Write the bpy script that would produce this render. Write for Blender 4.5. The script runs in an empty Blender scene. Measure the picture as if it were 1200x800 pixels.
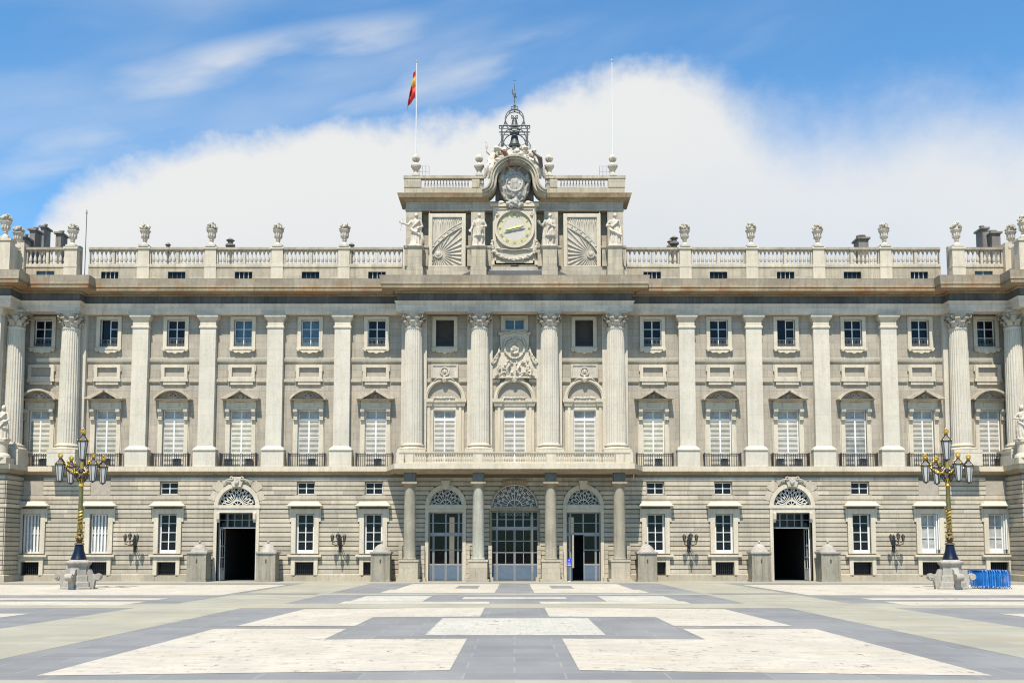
import bpy, math, random
from mathutils import Vector, Matrix, noise as mnoise
random.seed(7)
sc = bpy.context.scene
C = sc.collection
R = math.radians

# ------------------------------------------------------------------ camera
F, PX0, PY0, PITCH, EYE, DIST = 1200.0, 603.0, 543.2, R(4.8), 2.7, 90.0
cam_d = bpy.data.cameras.new('camera')
cam = bpy.data.objects.new('camera', cam_d); C.objects.link(cam)
cam.location = (0, -DIST, EYE)
cam.rotation_euler = (R(90) + PITCH, 0, 0)
cam_d.sensor_width = 36; cam_d.lens = 36
cam_d.shift_x = -(PX0 - 600) / 1200
cam_d.shift_y = (PY0 - 400) / 1200
cam_d.clip_end = 6000
sc.camera = cam

def Zp(py, Y=0.0):
    dy = DIST + Y
    return EYE + dy * math.tan(PITCH + math.atan((PY0 - py) / F))
def Xp(off, py, Y=0.0):
    dy = DIST + Y; dz = Zp(py, Y) - EYE
    return off * (dy * math.cos(PITCH) + dz * math.sin(PITCH)) / F
def ground(px, py):
    a = PITCH + math.atan((PY0 - py) / F)
    dy = -EYE / math.tan(a)
    zc = dy * math.cos(PITCH) - EYE * math.sin(PITCH)
    return ((px - PX0) * zc / F, dy - DIST)
def azt(px, py):
    x = px - PX0; yc = PY0 - py
    fy = F * math.cos(PITCH) - yc * math.sin(PITCH); fz = F * math.sin(PITCH) + yc * math.cos(PITCH)
    return math.atan2(x, fy), fz / math.hypot(x, fy)

# ------------------------------------------------------------------ light
SUN_EL, SUN_AZ = R(62), R(10)       # azimuth measured to the left of the facade's normal
sd = bpy.data.lights.new('sun', 'SUN'); so = bpy.data.objects.new('sun', sd); C.objects.link(so)
sd.energy = 5.0; sd.angle = R(0.5); sd.color = (1.0, 0.935, 0.835)
to_sun = Vector((-math.sin(SUN_AZ) * math.cos(SUN_EL), -math.cos(SUN_AZ) * math.cos(SUN_EL), math.sin(SUN_EL)))
so.rotation_euler = to_sun.to_track_quat('Z', 'Y').to_euler()
sc.view_settings.view_transform = 'Standard'; sc.view_settings.look = 'None'
sc.view_settings.gamma = 1; sc.view_settings.use_curve_mapping = False
sc.view_settings.exposure = 0.73
sc.cycles.filter_width = 1.15
sc.cycles.max_bounces = 6

w = bpy.data.worlds.new('World'); sc.world = w; w.use_nodes = True
nt = w.node_tree; nt.nodes.clear(); L = nt.links.new
def N(t, **k):
    n = nt.nodes.new(t)
    for a, b in k.items(): setattr(n, a, b)
    return n
def M(op, a, b=None, c=None, clamp=False):
    n = N('ShaderNodeMath', operation=op); n.use_clamp = clamp
    for i, v in enumerate((a, b, c)):
        if v is None: continue
        if isinstance(v, (int, float)): n.inputs[i].default_value = v
        else: L(v, n.inputs[i])
    return n.outputs[0]
def smooth(v, a, b):
    n = N('ShaderNodeMapRange', interpolation_type='SMOOTHSTEP'); L(v, n.inputs[0])
    n.inputs[1].default_value = a; n.inputs[2].default_value = b
    return n.outputs[0]
def wnoise(vec, scale, detail=6, rough=.55):
    n = N('ShaderNodeTexNoise'); L(vec, n.inputs['Vector'])
    n.inputs['Scale'].default_value = scale; n.inputs['Detail'].default_value = detail; n.inputs['Roughness'].default_value = rough
    return n.outputs[0]
sky = N('ShaderNodeTexSky', sky_type='NISHITA'); sky.sun_disc = False
sky.sun_elevation = SUN_EL; sky.sun_rotation = math.atan2(to_sun.x, to_sun.y)
sky.altitude = 650; sky.air_density = 1.15; sky.dust_density = 0.6; sky.ozone_density = 2.2
tc = N('ShaderNodeTexCoord'); sep = N('ShaderNodeSeparateXYZ'); L(tc.outputs['Generated'], sep.inputs[0])
az = M('ARCTAN2', sep.outputs[0], sep.outputs[1])
hyp = M('SQRT', M('ADD', M('MULTIPLY', sep.outputs[0], sep.outputs[0]), M('MULTIPLY', sep.outputs[1], sep.outputs[1])))
tt = M('DIVIDE', sep.outputs[2], M('MAXIMUM', hyp, .02))
comb = N('ShaderNodeCombineXYZ'); L(az, comb.inputs[0]); L(tt, comb.inputs[1])
edge_px = [(-80, 330), (20, 285), (70, 215), (150, 178), (200, 158), (280, 142), (380, 140), (470, 134), (540, 132), (600, 112), (650, 88), (700, 76), (770, 66), (820, 76), (870, 92), (930, 100), (1000, 108), (1080, 100), (1200, 86), (1300, 90)]
fc = N('ShaderNodeFloatCurve'); cv = fc.mapping.curves[0]
pts = [azt(*p) for p in edge_px]; pts = [((a + .75) / 1.5, t / .8) for a, t in pts]
cv.points[0].location = pts[0]; cv.points[1].location = pts[-1]
for p in pts[1:-1]: cv.points.new(*p)
fc.mapping.update()
L(M('MULTIPLY', M('ADD', az, .75), 1 / 1.5, clamp=True), fc.inputs['Value'])
bound = M('MULTIPLY', fc.outputs[0], .8)
n1 = wnoise(comb.outputs[0], 9, 9, .6); n2 = wnoise(comb.outputs[0], 3.2, 3)
diff = M('SUBTRACT', bound, tt)
n0 = wnoise(comb.outputs[0], 22, 9, .65)
d2 = M('ADD', diff, M('ADD', M('MULTIPLY', M('SUBTRACT', n1, .5), .10), M('MULTIPLY', M('SUBTRACT', n0, .5), .035)))
rightness = smooth(az, .14, .30)
soft = M('ADD', .036, M('MULTIPLY', rightness, .075))
cl = smooth(M('DIVIDE', d2, soft), -.25, 1.0)
cl = M('MULTIPLY', cl, M('SUBTRACT', .97, M('MULTIPLY', rightness, M('MULTIPLY', n2, .14))))
# thin cirrus: noise stretched along a rising line
a0, t0 = azt(70, 108); a1, t1 = azt(520, 26)
ang = math.atan2(t1 - t0, a1 - a0)
mp = N('ShaderNodeMapping', vector_type='TEXTURE'); L(comb.outputs[0], mp.inputs[0])
mp.inputs['Rotation'].default_value = (0, 0, ang); mp.inputs['Scale'].default_value = (1, .30, 1)
ns = wnoise(mp.outputs[0], 5.0, 7, .5)
def along(aa, bb):   # signed distance from line
    s, c = math.sin(ang), math.cos(ang)
    return M('ADD', M('MULTIPLY', M('SUBTRACT', az, aa), -s), M('MULTIPLY', M('SUBTRACT', tt, bb), c))
def lengthwise(aa, bb):
    s, c = math.sin(ang), math.cos(ang)
    return M('ADD', M('MULTIPLY', M('SUBTRACT', az, aa), c), M('MULTIPLY', M('SUBTRACT', tt, bb), s))
ln = math.hypot(a1 - a0, t1 - t0)
dist = along(a0, t0); lw = lengthwise(a0, t0)
curve = M('ADD', dist, M('MULTIPLY', M('POWER', M('SUBTRACT', lw, ln * .55), 2), .35))
band = M('MULTIPLY', M('SUBTRACT', 1, smooth(M('ABSOLUTE', M('SUBTRACT', curve, .004)), .0, .036)), M('MULTIPLY', smooth(lw, -.04, .12), M('SUBTRACT', 1, smooth(lw, ln * .7, ln * 1.15))))
ci = M('MULTIPLY', band, smooth(ns, .25, .72))
lowb = M('MULTIPLY', smooth(M('ABSOLUTE', M('SUBTRACT', curve, -.045)), .06, .0), smooth(ns, .38, .8))
veil = M('MULTIPLY', smooth(wnoise(mp.outputs[0], 2.3, 7, .5), .36, .75), .35)
thin = M('MAXIMUM', M('MULTIPLY', ci, .92), M('MAXIMUM', M('MULTIPLY', lowb, .6), veil))
thin = M('MULTIPLY', thin, smooth(az, .38, .0))
front = smooth(sep.outputs[1], -.1, .45)
mask = M('MULTIPLY', M('MAXIMUM', cl, thin, clamp=True), front)
ccol = N('ShaderNodeMix', data_type='RGBA')
L(smooth(M('ADD', diff, M('MULTIPLY', n2, .2)), .16, .42), ccol.inputs[0])
CL = 7.0
ccol.inputs[6].default_value = (CL * 1.0, CL * 1.0, CL * .985, 1); ccol.inputs[7].default_value = (CL * .80, CL * .86, CL * .93, 1)
tint = N('ShaderNodeMix', data_type='RGBA', blend_type='MULTIPLY'); tint.inputs[0].default_value = 1
L(sky.outputs[0], tint.inputs[6]); tint.inputs[7].default_value = (.84, 1.40, 1.66, 1)
mx = N('ShaderNodeMix', data_type='RGBA'); L(mask, mx.inputs[0]); L(tint.outputs[2], mx.inputs[6]); L(ccol.outputs[2], mx.inputs[7])
bg = N('ShaderNodeBackground'); bg.inputs[1].default_value = 0.074; L(mx.outputs[2], bg.inputs[0])
wo = N('ShaderNodeOutputWorld'); L(bg.outputs[0], wo.inputs[0])

# ------------------------------------------------------------------ materials
def newmat(name):
    m = bpy.data.materials.new(name); m.use_nodes = True
    t = m.node_tree; t.nodes.clear()
    o = t.nodes.new('ShaderNodeOutputMaterial'); b = t.nodes.new('ShaderNodeBsdfPrincipled')
    t.links.new(b.outputs[0], o.inputs[0]); return m, t, b
class G:
    def __init__(s, t): s.t = t
    def n(s, k, **kw):
        x = s.t.nodes.new(k)
        for a, b in kw.items(): setattr(x, a, b)
        return x
    def l(s, a, b): s.t.links.new(a, b)
    def pos(s, sc3=(1, 1, 1)):
        g = s.n('ShaderNodeNewGeometry'); m = s.n('ShaderNodeVectorMath', operation='MULTIPLY'); s.l(g.outputs['Position'], m.inputs[0]); m.inputs[1].default_value = sc3
        return m.outputs[0]
    def noise(s, sc3, scale, detail=4, rough=.55):
        x = s.n('ShaderNodeTexNoise'); s.l(s.pos(sc3), x.inputs['Vector']); x.inputs['Scale'].default_value = scale
        x.inputs['Detail'].default_value = detail; x.inputs['Roughness'].default_value = rough; return x.outputs[0]
    def rng(s, v, a, b, c, d):
        x = s.n('ShaderNodeMapRange'); s.l(v, x.inputs[0])
        for i, q in enumerate((a, b, c, d)): x.inputs[i + 1].default_value = q
        return x.outputs[0]
    def math(s, op, a, b):
        x = s.n('ShaderNodeMath', operation=op)
        for i, v in enumerate((a, b)):
            if isinstance(v, (int, float)): x.inputs[i].default_value = v
            else: s.l(v, x.inputs[i])
        return x.outputs[0]
    def mix(s, f, a, b, mode='MIX'):
        x = s.n('ShaderNodeMix', data_type='RGBA', blend_type=mode)
        if isinstance(f, (int, float)): x.inputs[0].default_value = f
        else: s.l(f, x.inputs[0])
        for i, v in ((6, a), (7, b)):
            if isinstance(v, tuple): x.inputs[i].default_value = v + (1,) if len(v) == 3 else v
            else: s.l(v, x.inputs[i])
        return x.outputs[2]
def stone(name, col, var=.16, streak=.25, stain=None, stain_amt=.0, brick=None, mortar=.55, rough=.85, bump=.25, tonek=1.0, fine=.12, plan=False, c2=.74, srange=(.46, .72)):
    m, t, b = newmat(name); g = G(t); col = (col[0] * .97, col[1] * .935, col[2] * .90)
    c = g.mix(g.rng(g.noise((1, 1, 1), .45, 5), .3, .7, 0, 1), tuple(x * (1 - var) for x in col), tuple(min(1, x * (1 + var * .6)) for x in col))
    c = g.mix(1.0, c, g.mix(g.rng(g.noise((1, 1, 1), 9, 4), .3, .7, 0, 1), (1 - fine,) * 3, (1 + fine * .5,) * 3), 'MULTIPLY')
    gr = g.rng(g.noise((1, 1, .7), 2.6, 7, .72), .52, .70, 0, .38)
    c = g.mix(gr, c, (col[0] * .55, col[1] * .52, col[2] * .48))
    if streak:
        st = g.rng(g.noise((2.6, 2.6, .16), 1.2, 6, .68), .46, .70, 0, streak)
        c = g.mix(st, c, (col[0] * .42, col[1] * .40, col[2] * .37))
    if stain:
        st = g.rng(g.noise((.5, .5, .9), .9, 6, .7), srange[0], srange[1], 0, stain_amt)
        c = g.mix(st, c, stain)
    at = g.n('ShaderNodeAttribute', attribute_name='tone')
    mu = g.math('ADD', g.math('MULTIPLY', at.outputs['Fac'], tonek), 1.0)
    cc = g.n('ShaderNodeCombineColor')
    for i in range(3): g.l(mu, cc.inputs[i])
    c = g.mix(1.0, c, cc.outputs[0], 'MULTIPLY')
    h = g.noise((1, 1, 1), 6, 6, .65)
    if brick:
        bw, bh, ms = brick
        sp = g.n('ShaderNodeSeparateXYZ'); g.l(g.pos(), sp.inputs[0]); cb = g.n('ShaderNodeCombineXYZ')
        if plan: g.l(sp.outputs[0], cb.inputs[0]); g.l(sp.outputs[1], cb.inputs[1])
        else: g.l(g.math('ADD', sp.outputs[0], sp.outputs[1]), cb.inputs[0]); g.l(sp.outputs[2], cb.inputs[1])
        br = g.n('ShaderNodeTexBrick'); g.l(cb.outputs[0], br.inputs['Vector']); br.inputs['Scale'].default_value = 1
        br.inputs['Brick Width'].default_value = bw; br.inputs['Row Height'].default_value = bh; br.inputs['Mortar Size'].default_value = ms
        br.inputs['Mortar Smooth'].default_value = .2
        br.inputs['Color1'].default_value = (1, 1, 1, 1); br.inputs['Color2'].default_value = (c2, c2 * 1.01, c2 * 1.03, 1); br.inputs['Bias'].default_value = -.25; br.inputs['Mortar'].default_value = (mortar,) * 3 + (1,)
        c = g.mix(1.0, c, br.outputs[0], 'MULTIPLY')
        h = g.math('SUBTRACT', g.math('MULTIPLY', h, .5), g.math('MULTIPLY', br.outputs[1], .6))
    g.l(c, b.inputs['Base Color']); b.inputs['Roughness'].default_value = rough
    bp = g.n('ShaderNodeBump'); bp.inputs['Strength'].default_value = bump; bp.inputs['Distance'].default_value = .04
    g.l(h, bp.inputs['Height']); g.l(bp.outputs[0], b.inputs['Normal'])
    return m
def plain(name, col, rough=.5, metal=0, var=.12, spec=.5):
    m, t, b = newmat(name); g = G(t)
    c = g.mix(g.rng(g.noise((1, 1, 1), 2.2, 5), .3, .7, 0, 1), tuple(x * (1 - var) for x in col), tuple(min(1, x * (1 + var)) for x in col))
    g.l(c, b.inputs['Base Color']); b.inputs['Roughness'].default_value = rough; b.inputs['Metallic'].default_value = metal
    b.inputs['Specular IOR Level'].default_value = spec
    return m
MT = {}
MT['wall'] = stone('upper_wall_stone', (0.375, 0.335, 0.265), c2=.84, brick=(1.5, .62, .016), mortar=.66, streak=.45, stain=(.24, .24, .215), stain_amt=.55)
MT['rust'] = stone('rusticated_granite', (0.43, 0.385, 0.3), streak=.42, stain=(.29, .275, .23), stain_amt=.55, tonek=1.5)
MT['groove'] = stone('groove_stone', (0.16, 0.14, 0.104), streak=.3)
MT['white'] = stone('pale_limestone', (0.528, 0.496, 0.416), var=.07, streak=.22, c2=.90, brick=(3.2, 1.45, .010), mortar=.80, stain=(.42, .365, .27), stain_amt=.35)
MT['trim'] = stone('trim_limestone', (0.528, 0.48, 0.38), var=.10, streak=.35, stain=(.42, .37, .28), stain_amt=.4)
MT['carved'] = stone('carved_limestone', (0.48, 0.444, 0.368), var=.15, streak=.55, stain=(.30, .28, .24), stain_amt=.5, bump=.5)
MT['statue'] = stone('statue_limestone', (0.528, 0.48, 0.4), var=.14, streak=.6, bump=.5)
MT['cornice'] = stone('weathered_cornice', (0.34, 0.275, 0.175), var=.2, streak=.55, stain=(.27, .115, .035), stain_amt=.75, srange=(.46, .66), brick=(1.7, .9, .02), mortar=.5)
MT['frieze'] = stone('shade_and_soot_frieze', (0.13, 0.13, 0.125), var=.5, streak=.7, brick=(1.9, 2.2, .015))  # near-black base carries the cornice's shade; the streaks are soot
MT['arch'] = stone('architrave_stone', (0.62, 0.56, 0.465), var=.12, streak=.4, brick=(2.1, 3, .01), mortar=.85)
MT['parapet'] = stone('parapet_stone', (0.42, 0.375, 0.28), var=.16, streak=.6, stain=(.33, .31, .26), stain_amt=.5, brick=(1.25, .6, .014), mortar=.7)
MT['plinth'] = stone('plinth_stone', (0.416, 0.368, 0.28), var=.15, streak=.3, brick=(2.0, 1.2, .012))
MT['pier'] = stone('guard_pier_stone', (0.28, 0.26, 0.205), var=.2, streak=.75)
MT['lampstone'] = stone('grey_lamp_pedestal_stone', (.36, .34, .30), var=.2, streak=.6, bump=.5)
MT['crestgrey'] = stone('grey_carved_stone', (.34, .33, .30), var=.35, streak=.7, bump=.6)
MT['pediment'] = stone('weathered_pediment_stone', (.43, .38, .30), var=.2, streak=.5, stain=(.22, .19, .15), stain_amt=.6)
MT['darkstone'] = stone('dark_bronze_stone', (0.13, 0.14, 0.13), var=.3, streak=.6)
MT['slab'] = stone('balcony_slab_stone', (0.315, 0.255, 0.165), var=.25, streak=.6, stain=(.25, .16, .09), stain_amt=.6)
MT['roof'] = plain('slate_roof', (.12, .12, .13), .8)
MT['chimney'] = stone('sooty_chimney', (0.23, 0.205, 0.175), var=.4, streak=.8)
MT['leaddark'] = plain('lead_dark', (.07, .075, .08), .6)
MT['glass'] = plain('dark_window_glass', (.007, .009, .013), .06, 0, .5, .18)
MT['bluepane'] = plain('pane_with_blue_blind', (.045, .09, .12), .12, 0, .3)
MT['curtain'] = plain('pale_curtain', (0.3, 0.3, 0.28), .7, 0, .25)
MT['whitepaint'] = plain('white_paint', (0.62, 0.61, 0.57), .45, 0, .05)
MT['shutter'] = plain('shutter_slats', (0.5, 0.475, 0.41), .6, 0, .12)
for q_, f_ in enumerate((1, .88, 1.1)): MT['shutter%d' % q_] = plain('shutter_slats_%d' % q_, (.50 * f_, .475 * f_, .41 * f_ * (1 - .04 * q_)), .6, 0, .15)
MT['shutterback'] = plain('painted_shade_shutter_board', (.24, .22, .18), .8)  # darker shutter colour paints in the shade between the slats
MT['stonepaint'] = plain('plaster_and_recess_shade', (0.3, 0.26, 0.205), .85, 0, .12)
MT['bluepaint'] = plain('blue_grey_door_paint', (0.09, 0.122, 0.165), .4, 0, .1)
MT['greypaint'] = plain('grey_door_paint', (0.24, 0.24, 0.235), .45, 0, .1)
MT['iron'] = plain('black_iron', (.025, .025, .028), .5, .3)
MT['greyiron'] = plain('weathered_ironwork', (.10, .11, .11), .6, .3)
MT['paleiron'] = plain('pale_grille_paint', (0.56, 0.54, 0.48), .6)
MT['gold'] = plain('gilding', (0.5, 0.32, 0.05), .42, .7, .35)
MT['olivegold'] = plain('olive_gilded_pole', (0.16, 0.135, 0.05), .4, .6, .2)
MT['navy'] = plain('navy_iron', (0.004, 0.007, 0.02), .3, .2)
MT['lampglass'] = plain('frosted_lamp_glass', (0.4, 0.4, 0.37), .25, 0, .1)
MT['smokedglass'] = plain('smoked_lantern_glass', (.10, .085, .06), .3)
MT['bronze'] = plain('bell_bronze', (0.06, 0.07, 0.06), .55, .5, .3)
MT['darkfeather'] = plain('dark_wing_bronze', (.07, .055, .05), .7, .2, .3)
MT['redfeather'] = plain('russet_wing_bronze', (.16, .06, .04), .7, .2, .3)
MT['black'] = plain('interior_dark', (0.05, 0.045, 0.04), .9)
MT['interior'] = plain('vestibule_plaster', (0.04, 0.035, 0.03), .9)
MT['blue'] = plain('blue_barrier_paint', (0.015, 0.155, 0.48), .4, 0, .25)
for q_, f_ in enumerate((.7, 1.0, 1.35)): MT['blue%d' % q_] = plain('blue_barrier_paint_%d' % q_, (.015 * f_ * f_, .155 * f_, .48 * min(f_, 1.15)), .4, 0, .3)
MT['steel'] = plain('galvanised_steel', (.50, .52, .53), .35, .7)
MT['signblue'] = plain('sign_blue', (.02, .05, .55), .4)
MT['ac'] = plain('air_conditioner_grey', (.045, .047, .045), .6)
MT['clockface'] = plain('clock_enamel', (0.42, 0.385, 0.33), .5, 0, .04)
MT['clockyellow'] = plain('clock_yellow', (0.55, 0.52, 0.16), .5, 0, .08)
MT['red'] = plain('flag_red', (0.38, 0.012, 0.01), .7); MT['yellow'] = plain('flag_yellow', (0.55, 0.27, 0.01), .7)
def clear_glass():
    m = bpy.data.materials.new('clear_glass'); m.use_nodes = True; t = m.node_tree; t.nodes.clear()
    o = t.nodes.new('ShaderNodeOutputMaterial'); mxs = t.nodes.new('ShaderNodeMixShader'); tr = t.nodes.new('ShaderNodeBsdfTransparent'); gl = t.nodes.new('ShaderNodeBsdfGlossy')
    gl.inputs['Roughness'].default_value = .03; tr.inputs[0].default_value = (.6, .62, .64, 1); mxs.inputs[0].default_value = .014
    t.links.new(tr.outputs[0], mxs.inputs[1]); t.links.new(gl.outputs[0], mxs.inputs[2]); t.links.new(mxs.outputs[0], o.inputs[0]); return m
MT['clear'] = clear_glass(); MT['fanbrown'] = plain('dusty_brown_glass', (.10, .085, .065), .4)
def paving(name, col, speck=.0, speckcol=(.2, .18, .15), joint=(1.1, .55, .012), jm=.8, stain=(.5, .4, .25), samt=.3, var=.12):
    m, t, b = newmat(name); g = G(t)
    c = g.mix(g.rng(g.noise((1, .45, 1), .35, 6, .6), .3, .7, 0, 1), tuple(x * (1 - var) for x in col), tuple(x * (1 + var * .6) for x in col))
    c = g.mix(g.rng(g.noise((.22, 1.0, 1), .5, 7, .7), .55, .78, 0, samt), c, stain)
    c = g.mix(g.rng(g.noise((.5, 2.2, 1), 1.6, 5, .7), .55, .8, 0, .22), c, tuple(x * .6 for x in col))
    if speck:
        c = g.mix(g.rng(g.noise((1, .6, 1), 4.5, 3, .6), .62, .67, 0, speck), c, speckcol)
        patch = g.rng(g.noise((1, 1, 1), .6, 4), .5, .62, 0, 1)
        c = g.mix(g.math('MULTIPLY', patch, g.rng(g.noise((1, .6, 1), 3.2, 4, .7), .57, .61, 0, min(1, speck * 1.7))), c, speckcol)
    sp = g.n('ShaderNodeSeparateXYZ'); g.l(g.pos(), sp.inputs[0]); cb = g.n('ShaderNodeCombineXYZ'); g.l(sp.outputs[0], cb.inputs[0]); g.l(sp.outputs[1], cb.inputs[1])
    br = g.n('ShaderNodeTexBrick'); g.l(cb.outputs[0], br.inputs['Vector']); br.inputs['Scale'].default_value = 1
    br.inputs['Brick Width'].default_value = joint[0]; br.inputs['Row Height'].default_value = joint[1]; br.inputs['Mortar Size'].default_value = joint[2]
    br.inputs['Color1'].default_value = (1, 1, 1, 1); br.inputs['Color2'].default_value = (.84, .845, .86, 1); br.inputs['Mortar'].default_value = (jm,) * 3 + (1,)
    c = g.mix(1.0, c, br.outputs[0], 'MULTIPLY')
    g.l(c, b.inputs['Base Color']); b.inputs['Roughness'].default_value = .8
    bp = g.n('ShaderNodeBump'); bp.inputs['Strength'].default_value = .15; bp.inputs['Distance'].default_value = .02
    g.l(g.noise((1, 1, 1), 12, 4), bp.inputs['Height']); g.l(bp.outputs[0], b.inputs['Normal'])
    return m
MT['slate'] = paving('slate_paving', (0.178, 0.177, 0.17), speck=.12, speckcol=(.25, .25, .25), stain=(.23, .215, .18), samt=.45, joint=(2.2, 1.1, .022), jm=1.18, var=.2)
MT['cream'] = paving('cream_cobbles', (0.42, 0.38, 0.305), speck=.55, speckcol=(.16, .13, .10), stain=(.40, .29, .16), samt=.8, joint=(.6, .3, .01), jm=.9)
MT['cobble'] = paving('speckled_cobbles', (0.42, 0.395, 0.33), speck=.8, speckcol=(.15, .14, .12), stain=(.33, .31, .26), samt=.3, joint=(.4, .25, .015), jm=.75)
MT['beige'] = paving('beige_granite_paving', (0.29, 0.273, 0.207), speck=.15, stain=(.34, .24, .11), samt=.8, joint=(2.4, .9, .016), jm=.88)

# ------------------------------------------------------------------ mesh builder
class MB:
    def __init__(s): s.v = []; s.f = []; s.t = []; s.tone = 0.0
    def add(s, vs, fs):
        o = len(s.v); s.v += [tuple(p) for p in vs]
        for f in fs: s.f.append(tuple(o + i for i in f)); s.t.append(s.tone)
    def box(s, x0, x1, y0, y1, z0, z1):
        if x1 < x0: x0, x1 = x1, x0
        if y1 < y0: y0, y1 = y1, y0
        if z1 < z0: z0, z1 = z1, z0
        s.add([(x0, y0, z0), (x1, y0, z0), (x1, y1, z0), (x0, y1, z0), (x0, y0, z1), (x1, y0, z1), (x1, y1, z1), (x0, y1, z1)],
              [(0, 3, 2, 1), (4, 5, 6, 7), (0, 1, 5, 4), (1, 2, 6, 5), (2, 3, 7, 6), (3, 0, 4, 7)])
    def extr(s, poly, a, b, fn):
        n = len(poly); s.add([fn(p, a) for p in poly] + [fn(p, b) for p in poly],
            [tuple(range(n)), tuple(range(2 * n - 1, n - 1, -1))] + [((i + 1) % n, i, n + i, n + (i + 1) % n) for i in range(n)])
    def prism_y(s, poly, y0, y1): s.extr(poly, y0, y1, lambda p, t: (p[0], t, p[1]))
    def prism_x(s, poly, x0, x1): s.extr(poly, x0, x1, lambda p, t: (t, p[0], p[1]))
    def prism_z(s, poly, z0, z1): s.extr(poly, z0, z1, lambda p, t: (p[0], p[1], t))
    def lathe(s, cx, cy, prof, n=16, flute=0, fl=0, sq=None, rot=0):
        m = len(prof); vs = []
        for i, (r, z) in enumerate(prof):
            for k in range(n):
                a = 2 * math.pi * k / n + rot; rr = r
                if flute and fl and flute[0] <= z <= flute[1]: rr = r * (1 - fl * (1 if k % 4 in (1, 2) else 0))
                vs.append((cx + rr * math.cos(a), cy + rr * math.sin(a), z))
        fs = [(i * n + k, i * n + (k + 1) % n, (i + 1) * n + (k + 1) % n, (i + 1) * n + k) for i in range(m - 1) for k in range(n)]
        fs += [tuple(range(n - 1, -1, -1)), tuple((m - 1) * n + k for k in range(n))]
        s.add(vs, fs)
    def tube(s, pts, r, n=6, closed=False):
        pts = [Vector(p) for p in pts]; m = len(pts); vs = []
        rs = r if isinstance(r, (list, tuple)) else [r] * m
        up0 = None
        for i, p in enumerate(pts):
            if closed: d = pts[(i + 1) % m] - pts[i - 1]
            else: d = pts[min(i + 1, m - 1)] - pts[max(i - 1, 0)]
            if d.length < 1e-9: d = Vector((0, 0, 1))
            d.normalize()
            up = up0 if up0 is not None else (Vector((0, 0, 1)) if abs(d.z) < .9 else Vector((1, 0, 0)))
            a = d.cross(up)
            if a.length < 1e-4: a = d.cross(Vector((0, 1, .1)))
            a.normalize(); b = a.cross(d).normalized(); up0 = b
            for k in range(n):
                q = 2 * math.pi * k / n; vs.append(p + (a * math.cos(q) + b * math.sin(q)) * rs[i])
        fs = [(i * n + k, i * n + (k + 1) % n, (i + 1) * n + (k + 1) % n, (i + 1) * n + k) for i in range(m - 1) for k in range(n)]
        if closed: fs += [((m - 1) * n + k, (m - 1) * n + (k + 1) % n, (k + 1) % n, k) for k in range(n)]
        else: fs += [tuple(range(n - 1, -1, -1)), tuple((m - 1) * n + k for k in range(n))]
        s.add(vs, fs)
    def ell(s, c, r, n=12, m=8, rough=0, seed=0, rot=None):
        vs = []; c = Vector(c)
        for i in range(m + 1):
            th = math.pi * i / m
            for k in range(n):
                a = 2 * math.pi * k / n; d = Vector((math.sin(th) * math.cos(a), math.sin(th) * math.sin(a), math.cos(th)))
                q = 1 + (rough * mnoise.noise(d * 2.6 + Vector((seed, seed * .7, 0))) if rough else 0)
                p = Vector((d.x * r[0], d.y * r[1], d.z * r[2])) * q
                if rot: p = rot @ p
                vs.append(c + p)
        s.add(vs, [(i * n + k, (i + 1) * n + k, (i + 1) * n + (k + 1) % n, i * n + (k + 1) % n) for i in range(m) for k in range(n)])
    def sweep(s, path, prof):
        """profile [(outward, z)] closed polygon, swept along plan path with mitres; outward is to the right-hand side (-Y for +X)"""
        m = len(path); n = len(prof); vs = []
        def nrm(a, b): d = Vector((b[0] - a[0], b[1] - a[1])).normalized(); return Vector((d.y, -d.x))
        for i, p in enumerate(path):
            if i == 0: o = nrm(path[0], path[1])
            elif i == m - 1: o = nrm(path[-2], path[-1])
            else:
                a = nrm(path[i - 1], p); b = nrm(p, path[i + 1]); o = (a + b); o = o / max(.2, o.dot(a))
            for (q, z) in prof: vs.append((p[0] + o.x * q, p[1] + o.y * q, z))
        fs = [(i * n + k, (i + 1) * n + k, (i + 1) * n + (k + 1) % n, i * n + (k + 1) % n) for i in range(m - 1) for k in range(n)]
        fs += [tuple(range(n)), tuple(range(m * n - 1, m * n - n - 1, -1))]
        s.add(vs, fs)
    def ring(s, cx, cz, r0, r1, y0, y1, a0=0, a1=math.pi, n=24):
        for i in range(n):
            a, b = a0 + (a1 - a0) * i / n, a0 + (a1 - a0) * (i + 1) / n
            s.prism_y([(cx + r0 * math.cos(a), cz + r0 * math.sin(a)), (cx + r1 * math.cos(a), cz + r1 * math.sin(a)), (cx + r1 * math.cos(b), cz + r1 * math.sin(b)), (cx + r0 * math.cos(b), cz + r0 * math.sin(b))], y0, y1)
    def disc(s, cx, cz, r, y0, y1, n=28, a0=0, a1=2 * math.pi, rz=None):
        rz = rz or r
        k = n if abs(a1 - a0 - 2 * math.pi) < 1e-6 else n + 1
        s.prism_y([(cx + r * math.cos(a0 + (a1 - a0) * i / n), cz + rz * math.sin(a0 + (a1 - a0) * i / n)) for i in range(k)], y0, y1)
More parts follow.
